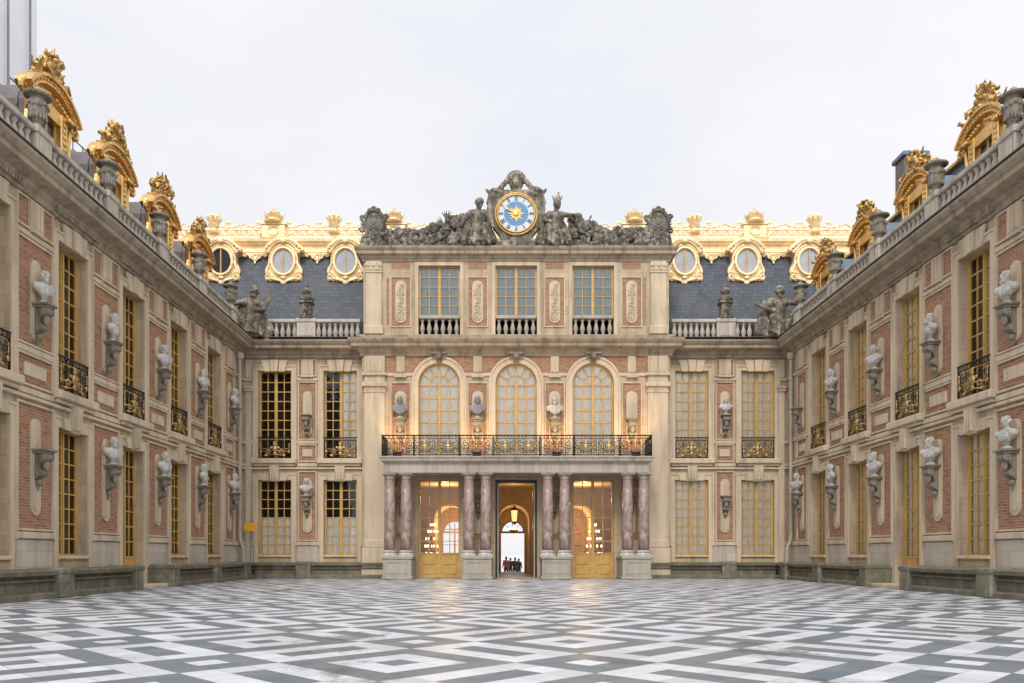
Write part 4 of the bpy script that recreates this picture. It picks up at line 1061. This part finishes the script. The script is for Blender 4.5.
for (x,y,z),e in lamps:
    ld = bpy.data.lights.new('lamp','POINT'); ld.energy = e; ld.color = (1,.66,.32); ld.shadow_soft_size = .15
    lo = bpy.data.objects.new('lamp_light',ld); COL.objects.link(lo); lo.parent = VB; lo.location = (x,y,z)
# lantern in the middle, seen through the door
def lantern(nm, loc, s, label):
    t = tag(empty(nm,loc),label,'lantern'); t.scale = (s,s,s)
    m = MB(); m.lathe([(.05,.30),(.10,.34),(.24,.40),(.26,.44),(.12,.52),(.06,.62),(.03,.75)],n=6); m.lathe([(.02,-.60),(.06,-.54),(.16,-.46),(.20,-.40),(.20,-.36)],n=6)
    for i in range(6):
        a = 2*PI*i/6; m.tube([(.19*math.cos(a),.19*math.sin(a),-.38),(.24*math.cos(a),.24*math.sin(a),.40)],.018,4)
    m.build('frame',IRON,t)
    MB().lathe([(.15,-.37),(.18,0),(.20,.38)],n=6).build('glass',LGLASS,t)
    MB().tube([(0,0,.7),(0,0,2.0)],.012,4).build('chain',IRON,t)
    return t
lantern('hanging_lantern',(.0,45.2,3.35),.85,'black hanging lantern glowing in the middle doorway')
t = tag(empty('chandelier',(.02,49.5,2.75)),'small pale chandelier hanging in the far end of passage','chandelier')
m = MB(); m.lathe([(.02,-.28),(.10,-.22),(.30,-.1),(.30,-.04),(.04,.12)],n=12); m.tube([(0,0,.1),(0,0,1.35)],.012,4); m.build('frame',GOLD2,t)
m = MB()
for i in range(10):
    a = 2*PI*i/10; m.ell((.29*math.cos(a),.29*math.sin(a),.0),(.035,.035,.06),6,5)
m.build('bulbs',BULB,t)
def torchere(loc, label):
    t = tag(empty('torchere',loc),label,'candelabra')
    MB().lathe([(.26,0),(.26,.08),(.10,.16),(.05,.4),(.08,.6),(.045,.8),(.04,2.6),(.09,2.7),(.02,2.8)],n=12).build('stand',GOLD,t)
    a = MB(); b = MB()
    for lv,(z,R,n) in enumerate(((1.15,.40,7),(1.55,.42,8),(1.95,.36,7),(2.35,.26,6),(2.7,.12,4))):
        for i in range(n):
            q = 2*PI*(i+.3*lv)/n; x,y = R*math.cos(q),R*math.sin(q); a.tube([(0,0,z-.12),(x*.6,y*.6,z-.16),(x,y,z)],.016,4); b.ell((x,y,z+.07),(.035,.035,.07),6,5)
    a.build('arms',GOLD,t); b.build('bulbs',BULB,t)
torchere((-4.45,43.2,0.012),'gilt torchere with glowing candle bulbs, behind the glazed door on the signpost side')
torchere((4.30,43.2,0.012),'gilt torchere with glowing candle bulbs, behind the glazed door away from the signpost')

# ------------------------------------------------------------------ sculpture on the attic
def figure(m, J, s=1.0, hair='curly', seed=1, fat=1.25):
    r = random.Random(seed); V_ = {k:Vector(v)*s for k,v in J.items()}
    C = lambda a,b,r0,r1: m.cap(V_[a],V_[b],r0*s*fat,r1*s*fat,9)
    C('pelvis','chest',.16,.19); m.ell((V_['chest']+V_['pelvis'])/2,(.24*s,.18*s,.28*s)); m.ell(V_['chest']+Vector((0,-.04*s,.02*s)),(.27*s,.18*s,.19*s)); [m.ell(V_['chest']+Vector((q*.11,-.16,.05))*s,(.12*s,.07*s,.09*s)) for q in (-1,1)]
    C('shL','shR',.085,.085); C('chest','neck',.10,.065); C('neck','head',.065,.06)
    m.ell(V_['head'],(.12*s,.13*s,.155*s)); m.cap(V_['head']+Vector((0,-.12,.01))*s,V_['head']+Vector((0,-.14,-.03))*s,.02*s,.025*s,6)
    for q in 'LR':
        C('sh'+q,'el'+q,.07,.055); C('el'+q,'ha'+q,.055,.04); m.ell(V_['ha'+q],(.055*s,.05*s,.065*s))
        C('hip'+q,'kn'+q,.115,.085); C('kn'+q,'an'+q,.085,.05); m.cap(V_['an'+q],V_['an'+q]+Vector((0,-.17,-.05))*s,.05*s,.04*s)
        C('pelvis','hip'+q,.14,.12)
    if hair == 'curly':
        for i in range(26):
            a = r.uniform(0,2*PI); t = r.uniform(-.2,1.4); p = V_['head']+Vector((.12*math.cos(a)*math.cos(t),.13*math.sin(a)*math.cos(t)+.03,.15*math.sin(t)))*s
            m.ell(p,r.uniform(.035,.055)*s,6,5)
        for i in range(6): m.ell(V_['head']+Vector((r.uniform(-.06,.06),-.09,-.12-r.uniform(0,.06)))*s,.04*s,6,5)
    elif hair == 'helmet':
        m.ell(V_['head']+Vector((0,.02,.05))*s,(.13*s,.15*s,.14*s)); m.cap(V_['head']+Vector((0,.05,.18))*s,V_['head']+Vector((.05,.02,.42))*s,.07*s,.03*s); m.cap(V_['head']+Vector((0,.14,.1))*s,V_['head']+Vector((.0,.2,-.15))*s,.06*s,.05*s)
        for i in range(5): m.cap(V_['head']+Vector((-.1+.05*i,0,.14))*s,V_['head']+Vector((-.16+.08*i,0,.30))*s,.03*s,.02*s,5)
def drape(m, pts, s, seed, n=14):
    r = random.Random(seed)
    for i in range(n):
        a = Vector(r.choice(pts)); b = Vector(r.choice(pts)); m.cap(a*s+Vector((r.uniform(-.08,.08),r.uniform(-.08,.02),0)),b*s+Vector((r.uniform(-.08,.08),r.uniform(-.08,.02),0)),.06*s,.045*s,6)
SY = D-AP+.08      # y of the sculpture row (just behind the cornice edge)
SZ = 16.345
def seated(s, mirror=1, reach=False, hair='curly', seed=1, mat=SCULPT):
    k = mirror; m = MB()
    J = dict(pelvis=(0,0,.45),chest=(.02*k,0,.95),neck=(.02*k,-.01,1.18),head=(.05*k,-.04,1.36),shL=(-.21,0,1.08),shR=(.21,0,1.08),
             hipL=(-.12,-.05,.42),hipR=(.12,-.05,.42),knL=(-.26,-.42,.52),knR=(.32,-.36,.42),anL=(-.22,-.42,.08),anR=(.42,-.46,.05),
             elL=(-.42,-.08,.82),haL=(-.46,-.24,.58),elR=(.42,-.05,.86),haR=(.50,-.20,.62))
    if reach: J.update(elR=(.46,-.12,1.0),haR=(.78,-.18,.98),elL=(-.38,-.10,.85),haL=(-.18,-.26,.76))
    if mirror < 0: J = {(a.replace('L','#').replace('R','L').replace('#','R') if a[-1] in 'LR' else a):(-b[0],b[1],b[2]) for a,b in J.items()}
    figure(m,J,s,hair,seed)
    drape(m,[(-.3,-.2,.45),(.3,-.2,.4),(0,-.3,.2),(-.3,-.35,.15),(.35,-.3,.12),(0,-.1,.45),(.2,.05,.6)],s,seed,18)
    m.box(-.42*s,.42*s,-.30*s,.30*s,0,.34*s); m.ell((0,.1*s,.25*s),(.5*s,.3*s,.3*s)); m.cap((-.3*s,.14*s,1.0*s),(-.48*s,.05*s,.2*s),.16*s,.2*s); m.cap((.1*s,.2*s,1.0*s),(.4*s,.12*s,.3*s),.14*s,.2*s)
    for i in range(6): m.cap(((-.3+.12*i)*s,(-.26-.06*(i%2))*s,.40*s),((-.40+.15*i)*s,(-.28-.05*(i%3))*s,.04*s),.045*s,.06*s,7)
    return m
m = seated(1.62,-1,False,'curly',2); m.cap((.50,-.2,.0),(.56,-.1,1.75),.10,.06); m.ell((.56,-.1,1.8),(.12,.12,.14))
o = put('statue',remeshed(m,'statue',SCULPT_W,.028,0),None,(-1.90,SY,SZ)); tag(o,'weathered stone statue of a curly haired seated man beside the clock','statue')
m = seated(1.55,1,True,'helmet',5); m.cap((1.16,-.28,1.45),(1.28,-.2,.55),.05,.04); m.cap((.7,-.22,1.52),(1.2,-.28,1.50),.06,.06)
o = put('statue',remeshed(m,'statue',SCULPT_W,.028,0),None,(1.95,SY,SZ)); tag(o,'weathered stone statue of a plumed seated woman reaching out beside the clock','statue')
# trophies piled along the cornice
def trophy(seed, w, hfun, n, sgn):
    r = random.Random(seed); m = MB(); m.box(-w/2,w/2,-.35,.3,0,.12)
    for i in range(n):
        x = -w/2+w*(i+r.random())/n; H = hfun((x*sgn+w/2)/w); z = r.uniform(.05,1)*H*.85
        y = r.uniform(-.3,.25); k = r.random()
        if k < .34: m.ell((x,y,z),(r.uniform(.1,.24),r.uniform(.1,.2),r.uniform(.1,.24)),8,6)
        elif k < .62:
            a = r.uniform(-1.3,1.3); Lh = H*r.uniform(.35,.6); m.cap((x,y,z*.5),(x+math.sin(a)*Lh,y-.05,z*.5+math.cos(a)*Lh),r.uniform(.05,.11),.04,7)
        elif k < .72:
            a = r.uniform(-1.2,1.2); q = Vector((math.sin(a),-.2,math.cos(a))); b0 = Vector((x,y,z))
            for e in (-.5,-.25,0,.25,.5): m.cap(b0,b0+Matrix.Rotation(e,3,'Y') @ q*H*.30,.055,.02,6)
        elif k < .84: m.tube(spiral(x,z,r.uniform(.14,.26),1.2,r.uniform(0,6),r.choice((1,-1)),12,-y),.055,6)
        else: m.ell((x,y-.1,z),(.26,.07,.26),12,6,Matrix.Rotation(r.uniform(-.6,.6),3,'Z'))
    return m
hf = lambda t: .75+1.0*t**1.5+.2*math.sin(9*t)
for s,nm in ((-1,'left'),(1,'right')):
    me = remeshed(trophy(41+s,3.9,hf,260,-s),'stone_trophy',SCULPT,.024,0)
    o = put('stone_trophy',me,None,(s*4.55,SY,SZ)); tag(o,'dark pile of carved armour and foliage along the cornice behind the %s'%('curly haired statue' if s < 0 else 'plumed statue'),'sculpture')
    # cartouche at the outer end
    m = MB(); P = [(.46*math.cos(2*PI*i/28),1.18+.66*math.sin(2*PI*i/28)*(1 if i < 14 else .92)) for i in range(28)]
    for q in (-1,1):
        m.tube(spiral(q*.42,.42,.27,1.4,PI/2,q,16,.14),.075,6); m.ell((q*.28,-.08,.20),(.27,.18,.25)); m.tube(spiral(q*.56,1.50,.16,1.3,0,q,12,.05),.065,6); m.cap((q*.1,-.15,.2),(q*.25,-.15,.75),.07,.05)
        m.cap((q*.62,0,.1),(q*.52,-.1,.6),.12,.07); m.tube(spiral(q*.60,.86,.15,1.2,PI,q,12,.08),.06,6)
        for i in range(5): m.cap((q*.5,-.05,1.0+.12*i),(q*(.64+.03*(i%2)),-.05,1.06+.13*i),.05,.03,6)
    m.tube([(x*1.10,-.10,(z-1.18)*1.08+1.18) for x,z in P],.07,7,True); m.tube([(x*.94,-.16,(z-1.18)*.95+1.18) for x,z in P],.035,6,True)
    m.box(-.62,.62,-.3,.3,0,.16); m.cap((0,-.15,.15),(0,-.2,.6),.10,.07); m.cap((-.22,-.08,1.86),(.22,-.08,1.86),.11,.11); m.ell((0,-.1,1.95),(.14,.1,.1))
    o = put('stone_cartouche',remeshed(m,'stone_cartouche',SCULPT,.024,0),None,(s*7.03,SY,SZ)); tag(o,'carved stone cartouche shield at the attic corner on the %s statue side'%('curly haired' if s < 0 else 'plumed'),'sculpture')
    m = MB(); m.prism(P,-.12,.10); m.ell((0,-.08,1.20),(.33,.08,.50)); m.ell((0,-.15,1.25),(.13,.06,.16)); m.tube(spiral(-.14,.95,.12,1.2,0,1,10,.16),.03,5); m.tube(spiral(.14,.95,.12,1.2,PI,-1,10,.16),.03,5); m.tube(spiral(-.13,1.52,.10,1.2,0,1,10,.15),.03,5); m.tube(spiral(.13,1.52,.10,1.2,PI,-1,10,.15),.03,5)
    m.build('shield',SHLD,o,smooth=False)
# clock surround
m = MB(); m.prism([(-.9,0),(.9,0),(.75,.5),(1.15,1.0),(1.35,1.7),(1.38,2.75),(1.05,2.62),(.75,2.85),(-.75,2.85),(-1.05,2.62),(-1.38,2.75),(-1.35,1.7),(-1.15,1.0),(-.75,.5)],-.25,.12)
for q in (-1,1):
    for i in range(7): m.cap((q*(1.25+.02*i),-.08,.4+.3*i),(q*(1.30),-.1,.75+.3*i),.12,.09)
    m.tube(spiral(q*.95,2.72,.26,1.2,0,q,12,.1),.10,6); m.cap((q*1.25,-.05,2.65),(q*1.45,-.05,2.85),.12,.08); m.ell((q*1.1,-.1,2.80),(.2,.15,.14))
    for i in range(5): m.ell((q*(.75-.14*i),-.1,2.95+.16*i),(.17,.14,.13),7,5)
m.ell((0,0,3.2),(.36,.18,.42)); m.ell((0,-.16,3.16),(.17,.14,.22)); m.cap((0,-.28,3.18),(0,-.31,3.10),.03,.04,6)
for i in range(11):
    a = PI*(.0+1.0*i/10); m.cap((.25*math.cos(a),-.05,3.25+.25*math.sin(a)),(.44*math.cos(a),-.05,3.25+.50*math.sin(a)),.09,.10,6)
m.box(-.95,.95,-.1,.3,0,.28)
CZ = 1.62
CK = tag(empty('clock',(.0,SY-.02,SZ)),'round blue and white clock with gold rim above the attic','clock')
put('clock_surround',remeshed(m,'clock_surround',SCULPT_W,.036,1),CK)
def ringm(r0, r1, d0, d1, n=48):
    m = MB()
    A = arc(0,CZ,r0,0,2*PI,n); B = arc(0,CZ,r1,0,2*PI,n)
    for i in range(n): m.prism([A[i],A[i+1],B[i+1],B[i]],d0,d1)
    return m
rim = MB(); rim.tube([(.92*math.cos(2*PI*i/48),-.22,CZ+.92*math.sin(2*PI*i/48)) for i in range(48)],.05,8,True); rim.tube([(1.02*math.cos(2*PI*i/48),-.17,CZ+1.02*math.sin(2*PI*i/48)) for i in range(48)],.055,8,True)
rim.build('rim',CLKGOLD,CK,smooth=True)
face = MB().prism(arc(0,CZ,.90,0,2*PI,48)[:-1],.10,.20); face.build('face',CWHITE,CK)
MB().prism(arc(0,CZ,.60,0,2*PI,48)[:-1],.2,.21).build('inner_disc',BLUE,CK)
# roman numerals cut from bars, blue on the white ring
rom = ['XII','I','II','III','IIII','V','VI','VII','VIII','IX','X','XI']
NBL = simple('numeral_blue',(.05,.10,.26),.5)
for h,txt in enumerate(rom):
    nb = MB()
    th = -2*PI*h/12; W = {'I':.045,'V':.085,'X':.085}; tot = sum(W[c] for c in txt); x = -tot/2
    def bar(x0,z0,x1,z1,t=.013):
        dx,dz = x1-x0,z1-z0; l = math.hypot(dx,dz); nx,nz = -dz/l*t,dx/l*t
        P = [(x0+nx,z0+nz),(x1+nx,z1+nz),(x1-nx,z1-nz),(x0-nx,z0-nz)]
        Q = []
        for a,b in P:
            b += .75; Q.append((a*math.cos(th)-b*math.sin(th), CZ+a*math.sin(th)+b*math.cos(th)))
        nb.prism(Q,.2,.212)
    for c in txt:
        w = W[c]
        if c == 'I': bar(x+w/2,-.11,x+w/2,.11)
        elif c == 'V': bar(x+.01,.11,x+w/2,-.11); bar(x+w/2,-.11,x+w-.01,.11)
        else: bar(x+.01,.11,x+w-.01,-.11); bar(x+.01,-.11,x+w-.01,.11)
        x += w
    nb.build('numeral',NBL,CK)
sun = MB(); 
for i in range(16):
    a = 2*PI*i/16; R_ = .44 if i%2 == 0 else .33; w = .045
    sun.prism([(.12*math.cos(a)-w*math.sin(a),CZ+.12*math.sin(a)+w*math.cos(a)),(R_*math.cos(a),CZ+R_*math.sin(a)),(.12*math.cos(a)+w*math.sin(a),CZ+.12*math.sin(a)-w*math.cos(a))],.21,.235)
sun.ell((0,-.24,CZ),(.16,.05,.16)); sun.build('sun_face',GOLD,CK)
a = math.radians(152); hd = MB().prism([(-.10*math.cos(a)-.03*math.sin(a),CZ-.1*math.sin(a)+.03*math.cos(a)),(.62*math.cos(a)-.02*math.sin(a),CZ+.62*math.sin(a)+.02*math.cos(a)),(.74*math.cos(a),CZ+.74*math.sin(a)),(.62*math.cos(a)+.02*math.sin(a),CZ+.62*math.sin(a)-.02*math.cos(a)),(-.1*math.cos(a)+.03*math.sin(a),CZ-.1*math.sin(a)-.03*math.cos(a))],.24,.255)
hd.tube([(.55*math.cos(a)+.06*math.cos(i*PI/5),-.25,CZ+.55*math.sin(a)+.06*math.sin(i*PI/5)) for i in range(10)],.02,4,True)
hd.build('hand',GOLD,CK)

# groups of figures at the two inner corners
for s,nm in ((-1,'left'),(1,'right')):
    m = seated(1.72,s,True,'curly',11+s)
    if s < 0:
        m.cap((.55,-.1,1.4),(.85,-.1,2.0),.12,.08); m.cap((.85,-.1,2.0),(.90,-.1,2.45),.07,.05); m.ell((-.45,.1,.9),(.3,.25,.4))
    else:
        m.ell((-.7,0,1.3),(.35,.2,.25)); m.cap((-.5,-.1,1.45),(-1.15,-.1,1.75),.11,.07); m.ell((.5,.1,1.0),(.3,.3,.5)); m.cap((.3,0,.3),(-.7,-.1,.5),.2,.15)
    m.merge(trophy(90+s,1.6,lambda t:.7,40,1))
    o = put('statue',remeshed(m,'statue',SCULPT_W,.03,0),None,FC.w(s*12.95 if s > 0 else -13.05,.35,11.84))
    tag(o,'dark stone figure group %s, perched where two balustrades meet'%('raising an arm upward' if s < 0 else 'stretching an arm sideways'),'statue')

# ------------------------------------------------------------------ people beyond the passage
SKIN = simple('skin',(.45,.27,.19),.6)
def person(x, y, z, h, jacket, trousers, hairc, label, turn):
    s = h/1.74; o_ = MB()
    J = dict(pelvis=(0,0,.95),chest=(0,0,1.28),neck=(0,.01,1.47),head=(0,-.01,1.62),shL=(-.18,0,1.40),shR=(.18,0,1.40),hipL=(-.09,0,.90),hipR=(.09,0,.90),
             knL=(-.10,-.02,.50),knR=(.11,-.03,.50),anL=(-.10,0,.08),anR=(.12,0,.08),elL=(-.25,.02,1.12),elR=(.25,.03,1.12),haL=(-.24,-.08,.88),haR=(.24,-.10,.90))
    def sk(m, a, b, r0, r1): m.cap(Vector(J[a])*s,Vector(J[b])*s,r0*s,r1*s,9)
    m = MB(); m.ell(Vector(J['head'])*s,(.078*s,.095*s,.115*s),12,9); m.ell(Vector((0,-.03,1.555))*s,(.055*s,.06*s,.06*s)); m.cap(Vector((0,-.10,1.63))*s,Vector((0,-.115,1.60))*s,.011*s,.016*s,6)
    for q in (-1,1): m.ell(Vector((q*.08,0,1.62))*s,(.012*s,.025*s,.035*s),6,5); m.ell(Vector((q*.032,-.088,1.645))*s,(.014*s,.010*s,.009*s),6,5)
    m.cap(Vector((-.022,-.088,1.565))*s,Vector((.022,-.088,1.565))*s,.009*s,.009*s,6)
    sk(m,'chest','neck',.10,.055); sk(m,'neck','head',.055,.05); sk(m,'pelvis','chest',.13,.14); sk(m,'shL','shR',.06,.06)
    for q in 'LR':
        sk(m,'sh'+q,'el'+q,.048,.038); sk(m,'el'+q,'ha'+q,.038,.026); sk(m,'hip'+q,'kn'+q,.078,.052); sk(m,'kn'+q,'an'+q,.052,.036)
        m.cap(Vector(J['an'+q])*s,(Vector(J['an'+q])+Vector((0,-.16,-.045)))*s,.04*s,.03*s)
        g = -1 if q == 'L' else 1; hb = Vector(J['ha'+q]); m.ell((hb+Vector((0,-.01,-.04)))*s,(.018*s,.036*s,.048*s),8,6)
        for f_,ln in enumerate((.060,.072,.068,.052)): m.cap((hb+Vector((0,-.036+.018*f_,-.075)))*s,(hb+Vector((-g*.012,-.036+.018*f_,-.075-ln)))*s,.0085*s,.007*s,6)
        m.cap((hb+Vector((0,-.04,-.03)))*s,(hb+Vector((-g*.01,-.065,-.075)))*s,.010*s,.008*s,6)
    body = put('person',remeshed(m,'person',SKIN,.010,1),None,(x,y,z),turn); tag(body,label,'person','people beyond the passage')
    m = MB(); m.cap(Vector(J['pelvis'])*s,Vector(J['chest'])*s,.155*s,.165*s,12); m.ell(Vector((0,0,1.30))*s,(.20*s,.14*s,.17*s)); sk(m,'shL','shR',.078,.078)
    for q in 'LR': sk(m,'sh'+q,'el'+q,.068,.056); m.cap(Vector(J['el'+q])*s,(Vector(J['el'+q])*.2+Vector(J['ha'+q])*.8)*s,.056*s,.045*s)
    put('jacket',remeshed(m,'jacket',jacket,.018,2),body)
    m = MB(); m.ell(Vector((0,0,.92))*s,(.165*s,.125*s,.14*s))
    for q in 'LR': sk(m,'hip'+q,'kn'+q,.098,.072); m.cap(Vector(J['kn'+q])*s,(Vector(J['an'+q])+Vector((0,0,.03)))*s,.070*s,.055*s)
    put('trousers',remeshed(m,'trousers',trousers,.018,2),body)
    m = MB(); m.ell(Vector((0,.018,1.66))*s,(.088*s,.098*s,.10*s),12,8); m.ell(Vector((0,.06,1.58))*s,(.075*s,.05*s,.10*s))
    put('hair',m.mesh('hair',hairc,True),body)
    return body
CL = lambda n,c: simple(n,c,.8)
dk = CL('dark_cloth',(.02,.02,.024)); dk2 = CL('charcoal_cloth',(.035,.03,.03)); red = CL('rust_cloth',(.22,.055,.03)); hr = CL('dark_hair',(.02,.013,.01)); hb_ = CL('brown_hair',(.08,.045,.025)); jn = CL('denim',(.03,.04,.07))
GZ = -.66
person(-.40,58.4,GZ-.0,1.66,red,dk,hr,'person in a rust red jacket standing beyond the passage',.3+PI)
person(-.06,60.0,GZ,1.56,dk,jn,hr,'dark haired person in black standing beside the rust red jacket',PI-.3)
person(.26,58.9,GZ,1.60,dk2,dk,hb_,'brown haired person in charcoal standing between two people in black',PI+.2)
person(.56,59.3,GZ,1.52,dk,dk,hb_,'brown haired person in black at the end of the row away from the red jacket',PI-.5)

# ------------------------------------------------------------------ ground, court, sign, scaffold, chimney
m = MB(); m.add([(-700,-700,GZ),(700,-700,GZ),(700,900,GZ),(-700,900,GZ)],[(0,1,2,3)]); tag(m.build('ground',PAVE2),kind='structure')
m = MB(); m.add([(-40,-40,0),(40,-40,0),(40,D+.6,0),(-40,D+.6,0)],[(0,1,2,3)]); m.box(-40,40,-(D+.6),40,GZ-.1,-.004); tag(m.build('pavement',FLOOR),kind='structure')
m = MB(); m.box(-7.2,7.2,-(D+12.7),-(D+.2),-.6,.012); tag(m.build('passage_floor',FLINT),kind='structure')
sg = tag(empty('signpost',(-13.02,39.0,0)),'small yellow sign on a thin post beside the drainpipe','sign')
MB().lathe([(.03,0),(.025,.02),(.025,2.75)],n=8).build('post',GALV,sg); MB().bbox(-.30,.30,.03,.06,2.32,2.72,.01).build('sign_panel',YSIGN,sg); MB().lathe([(.16,0),(.16,.05),(.05,.08)],n=14).build('foot',IRON,sg)
sf = tag(empty('scaffold',(-24,29,GZ)),'tall scaffold wrapped in pale sheeting behind the roof','scaffold')
m = MB(); m.box(-6,4.6,-3,2.6,.7,28); m.build('sheeting',SHEET,sf)
m = MB()
for x in (-5,-2.6,-.2,2.2,4.4): m.tube([(x,-4.35,0),(x,-4.35,29)],.06,6)
for z in range(2,29,3): m.tube([(-6,-4.35,z),(4.8,-4.35,z)],.035,5)
for y in (-3.2,-.9,.9,2.3): m.tube([(4.75,y,0),(4.75,y,29)],.04,6)
m.build('scaffold_poles',GALV,sf)
ch = tag(empty('chimney',(16.6,33.7,15.65)),'square lead capped chimney rising behind gilded dormers','chimney')
MB().bbox(-.45,.45,-.4,.4,0,2.2,.03).build('stack',LEADB,ch); MB().bbox(-.56,.56,-.5,.5,2.2,2.4,.03).build('cap',LEAD,ch)
# thin guard rails on the left roof
for (ya,yb,nm) in ((25.6,27.0,'close to'),(29.4,30.8,'farther from')):
    g = MB()
    for z in (.45,.85): g.tube([(0,ya,z),(0,yb,z)],.025,5)
    for y in (ya,(ya+yb)/2,yb): g.tube([(0,y,0),(0,y,.9)],.025,5)
    tag(g.build('guard_rail',GALV,None,(-16.55,0,15.7)),'thin metal guard rail on the roof between dormers, %s the scaffold'%nm,'railing')

# ------------------------------------------------------------------ light
w = bpy.data.worlds.new('World'); sc.world = w; w.use_nodes = True; nt = w.node_tree
bg = nt.nodes['Background']; bg.inputs['Strength'].default_value = .1
sky = N(nt,'ShaderNodeTexSky'); sky.sky_type = 'NISHITA'; sky.sun_disc = False; sky.sun_elevation = math.radians(46); sky.sun_rotation = math.radians(188)
tc = N(nt,'ShaderNodeTexCoord'); sp = N(nt,'ShaderNodeSeparateXYZ'); L(nt,tc.outputs['Generated'],sp.inputs[0])
lum = ramp(nt, sp.outputs['Z'], [(0,.345),(.30,.352),(.57,.358),(.7,.41),(.85,.48),(1,.52)])
back = N(nt,'ShaderNodeMapRange'); back.inputs['From Min'].default_value = .15; back.inputs['From Max'].default_value = -.7; back.inputs['To Min'].default_value = 1; back.inputs['To Max'].default_value = 1.8
L(nt,sp.outputs['Y'],back.inputs[0])
cn = noise(nt, scaled(nt,tc.outputs['Generated'],(1,1,2.2)), 1.5, 5, .55)
cc_ = ramp(nt, cn, [(.3,(.80,.85,.93)),(.5,(.91,.92,.965)),(.7,(1.02,1.0,1.03))])
ml = N(nt,'ShaderNodeVectorMath', operation='SCALE'); L(nt,cc_,ml.inputs[0]); 
mm = N(nt,'ShaderNodeMath', operation='MULTIPLY'); L(nt,lum,mm.inputs[0]); L(nt,back.outputs[0],mm.inputs[1])
m2 = N(nt,'ShaderNodeMath', operation='MULTIPLY'); L(nt,mm.outputs[0],m2.inputs[0]); m2.inputs[1].default_value = 25.0
L(nt,m2.outputs[0],ml.inputs['Scale'])
L(nt, mix(nt,.93,sky.outputs[0],ml.outputs[0]), bg.inputs['Color'])
sd = bpy.data.lights.new('sun','SUN'); sd.energy = 1.5; sd.angle = math.radians(16); sd.color = (1,.95,.88)
so = bpy.data.objects.new('sun',sd); COL.objects.link(so)
el, az = math.radians(46), math.radians(188)
dirv = Vector((math.sin(az)*math.cos(el), math.cos(az)*math.cos(el), math.sin(el)))
so.rotation_euler = dirv.to_track_quat('Z','Y').to_euler()

# ------------------------------------------------------------------ camera
cd = bpy.data.cameras.new('camera'); co = bpy.data.objects.new('camera',cd); COL.objects.link(co)
co.location = (CAMX,0,CAMH); co.rotation_euler = (PI/2,0,0)
cd.sensor_width = 36; cd.lens = 796/1024*36; cd.shift_x = 10/1024; cd.shift_y = 212.5/1024; cd.clip_end = 3000; cd.clip_start = .05
sc.camera = co
vs = sc.view_settings; vs.view_transform = 'Standard'; vs.look = 'None'; vs.gamma = 1; vs.exposure = 0.2; vs.use_curve_mapping = False
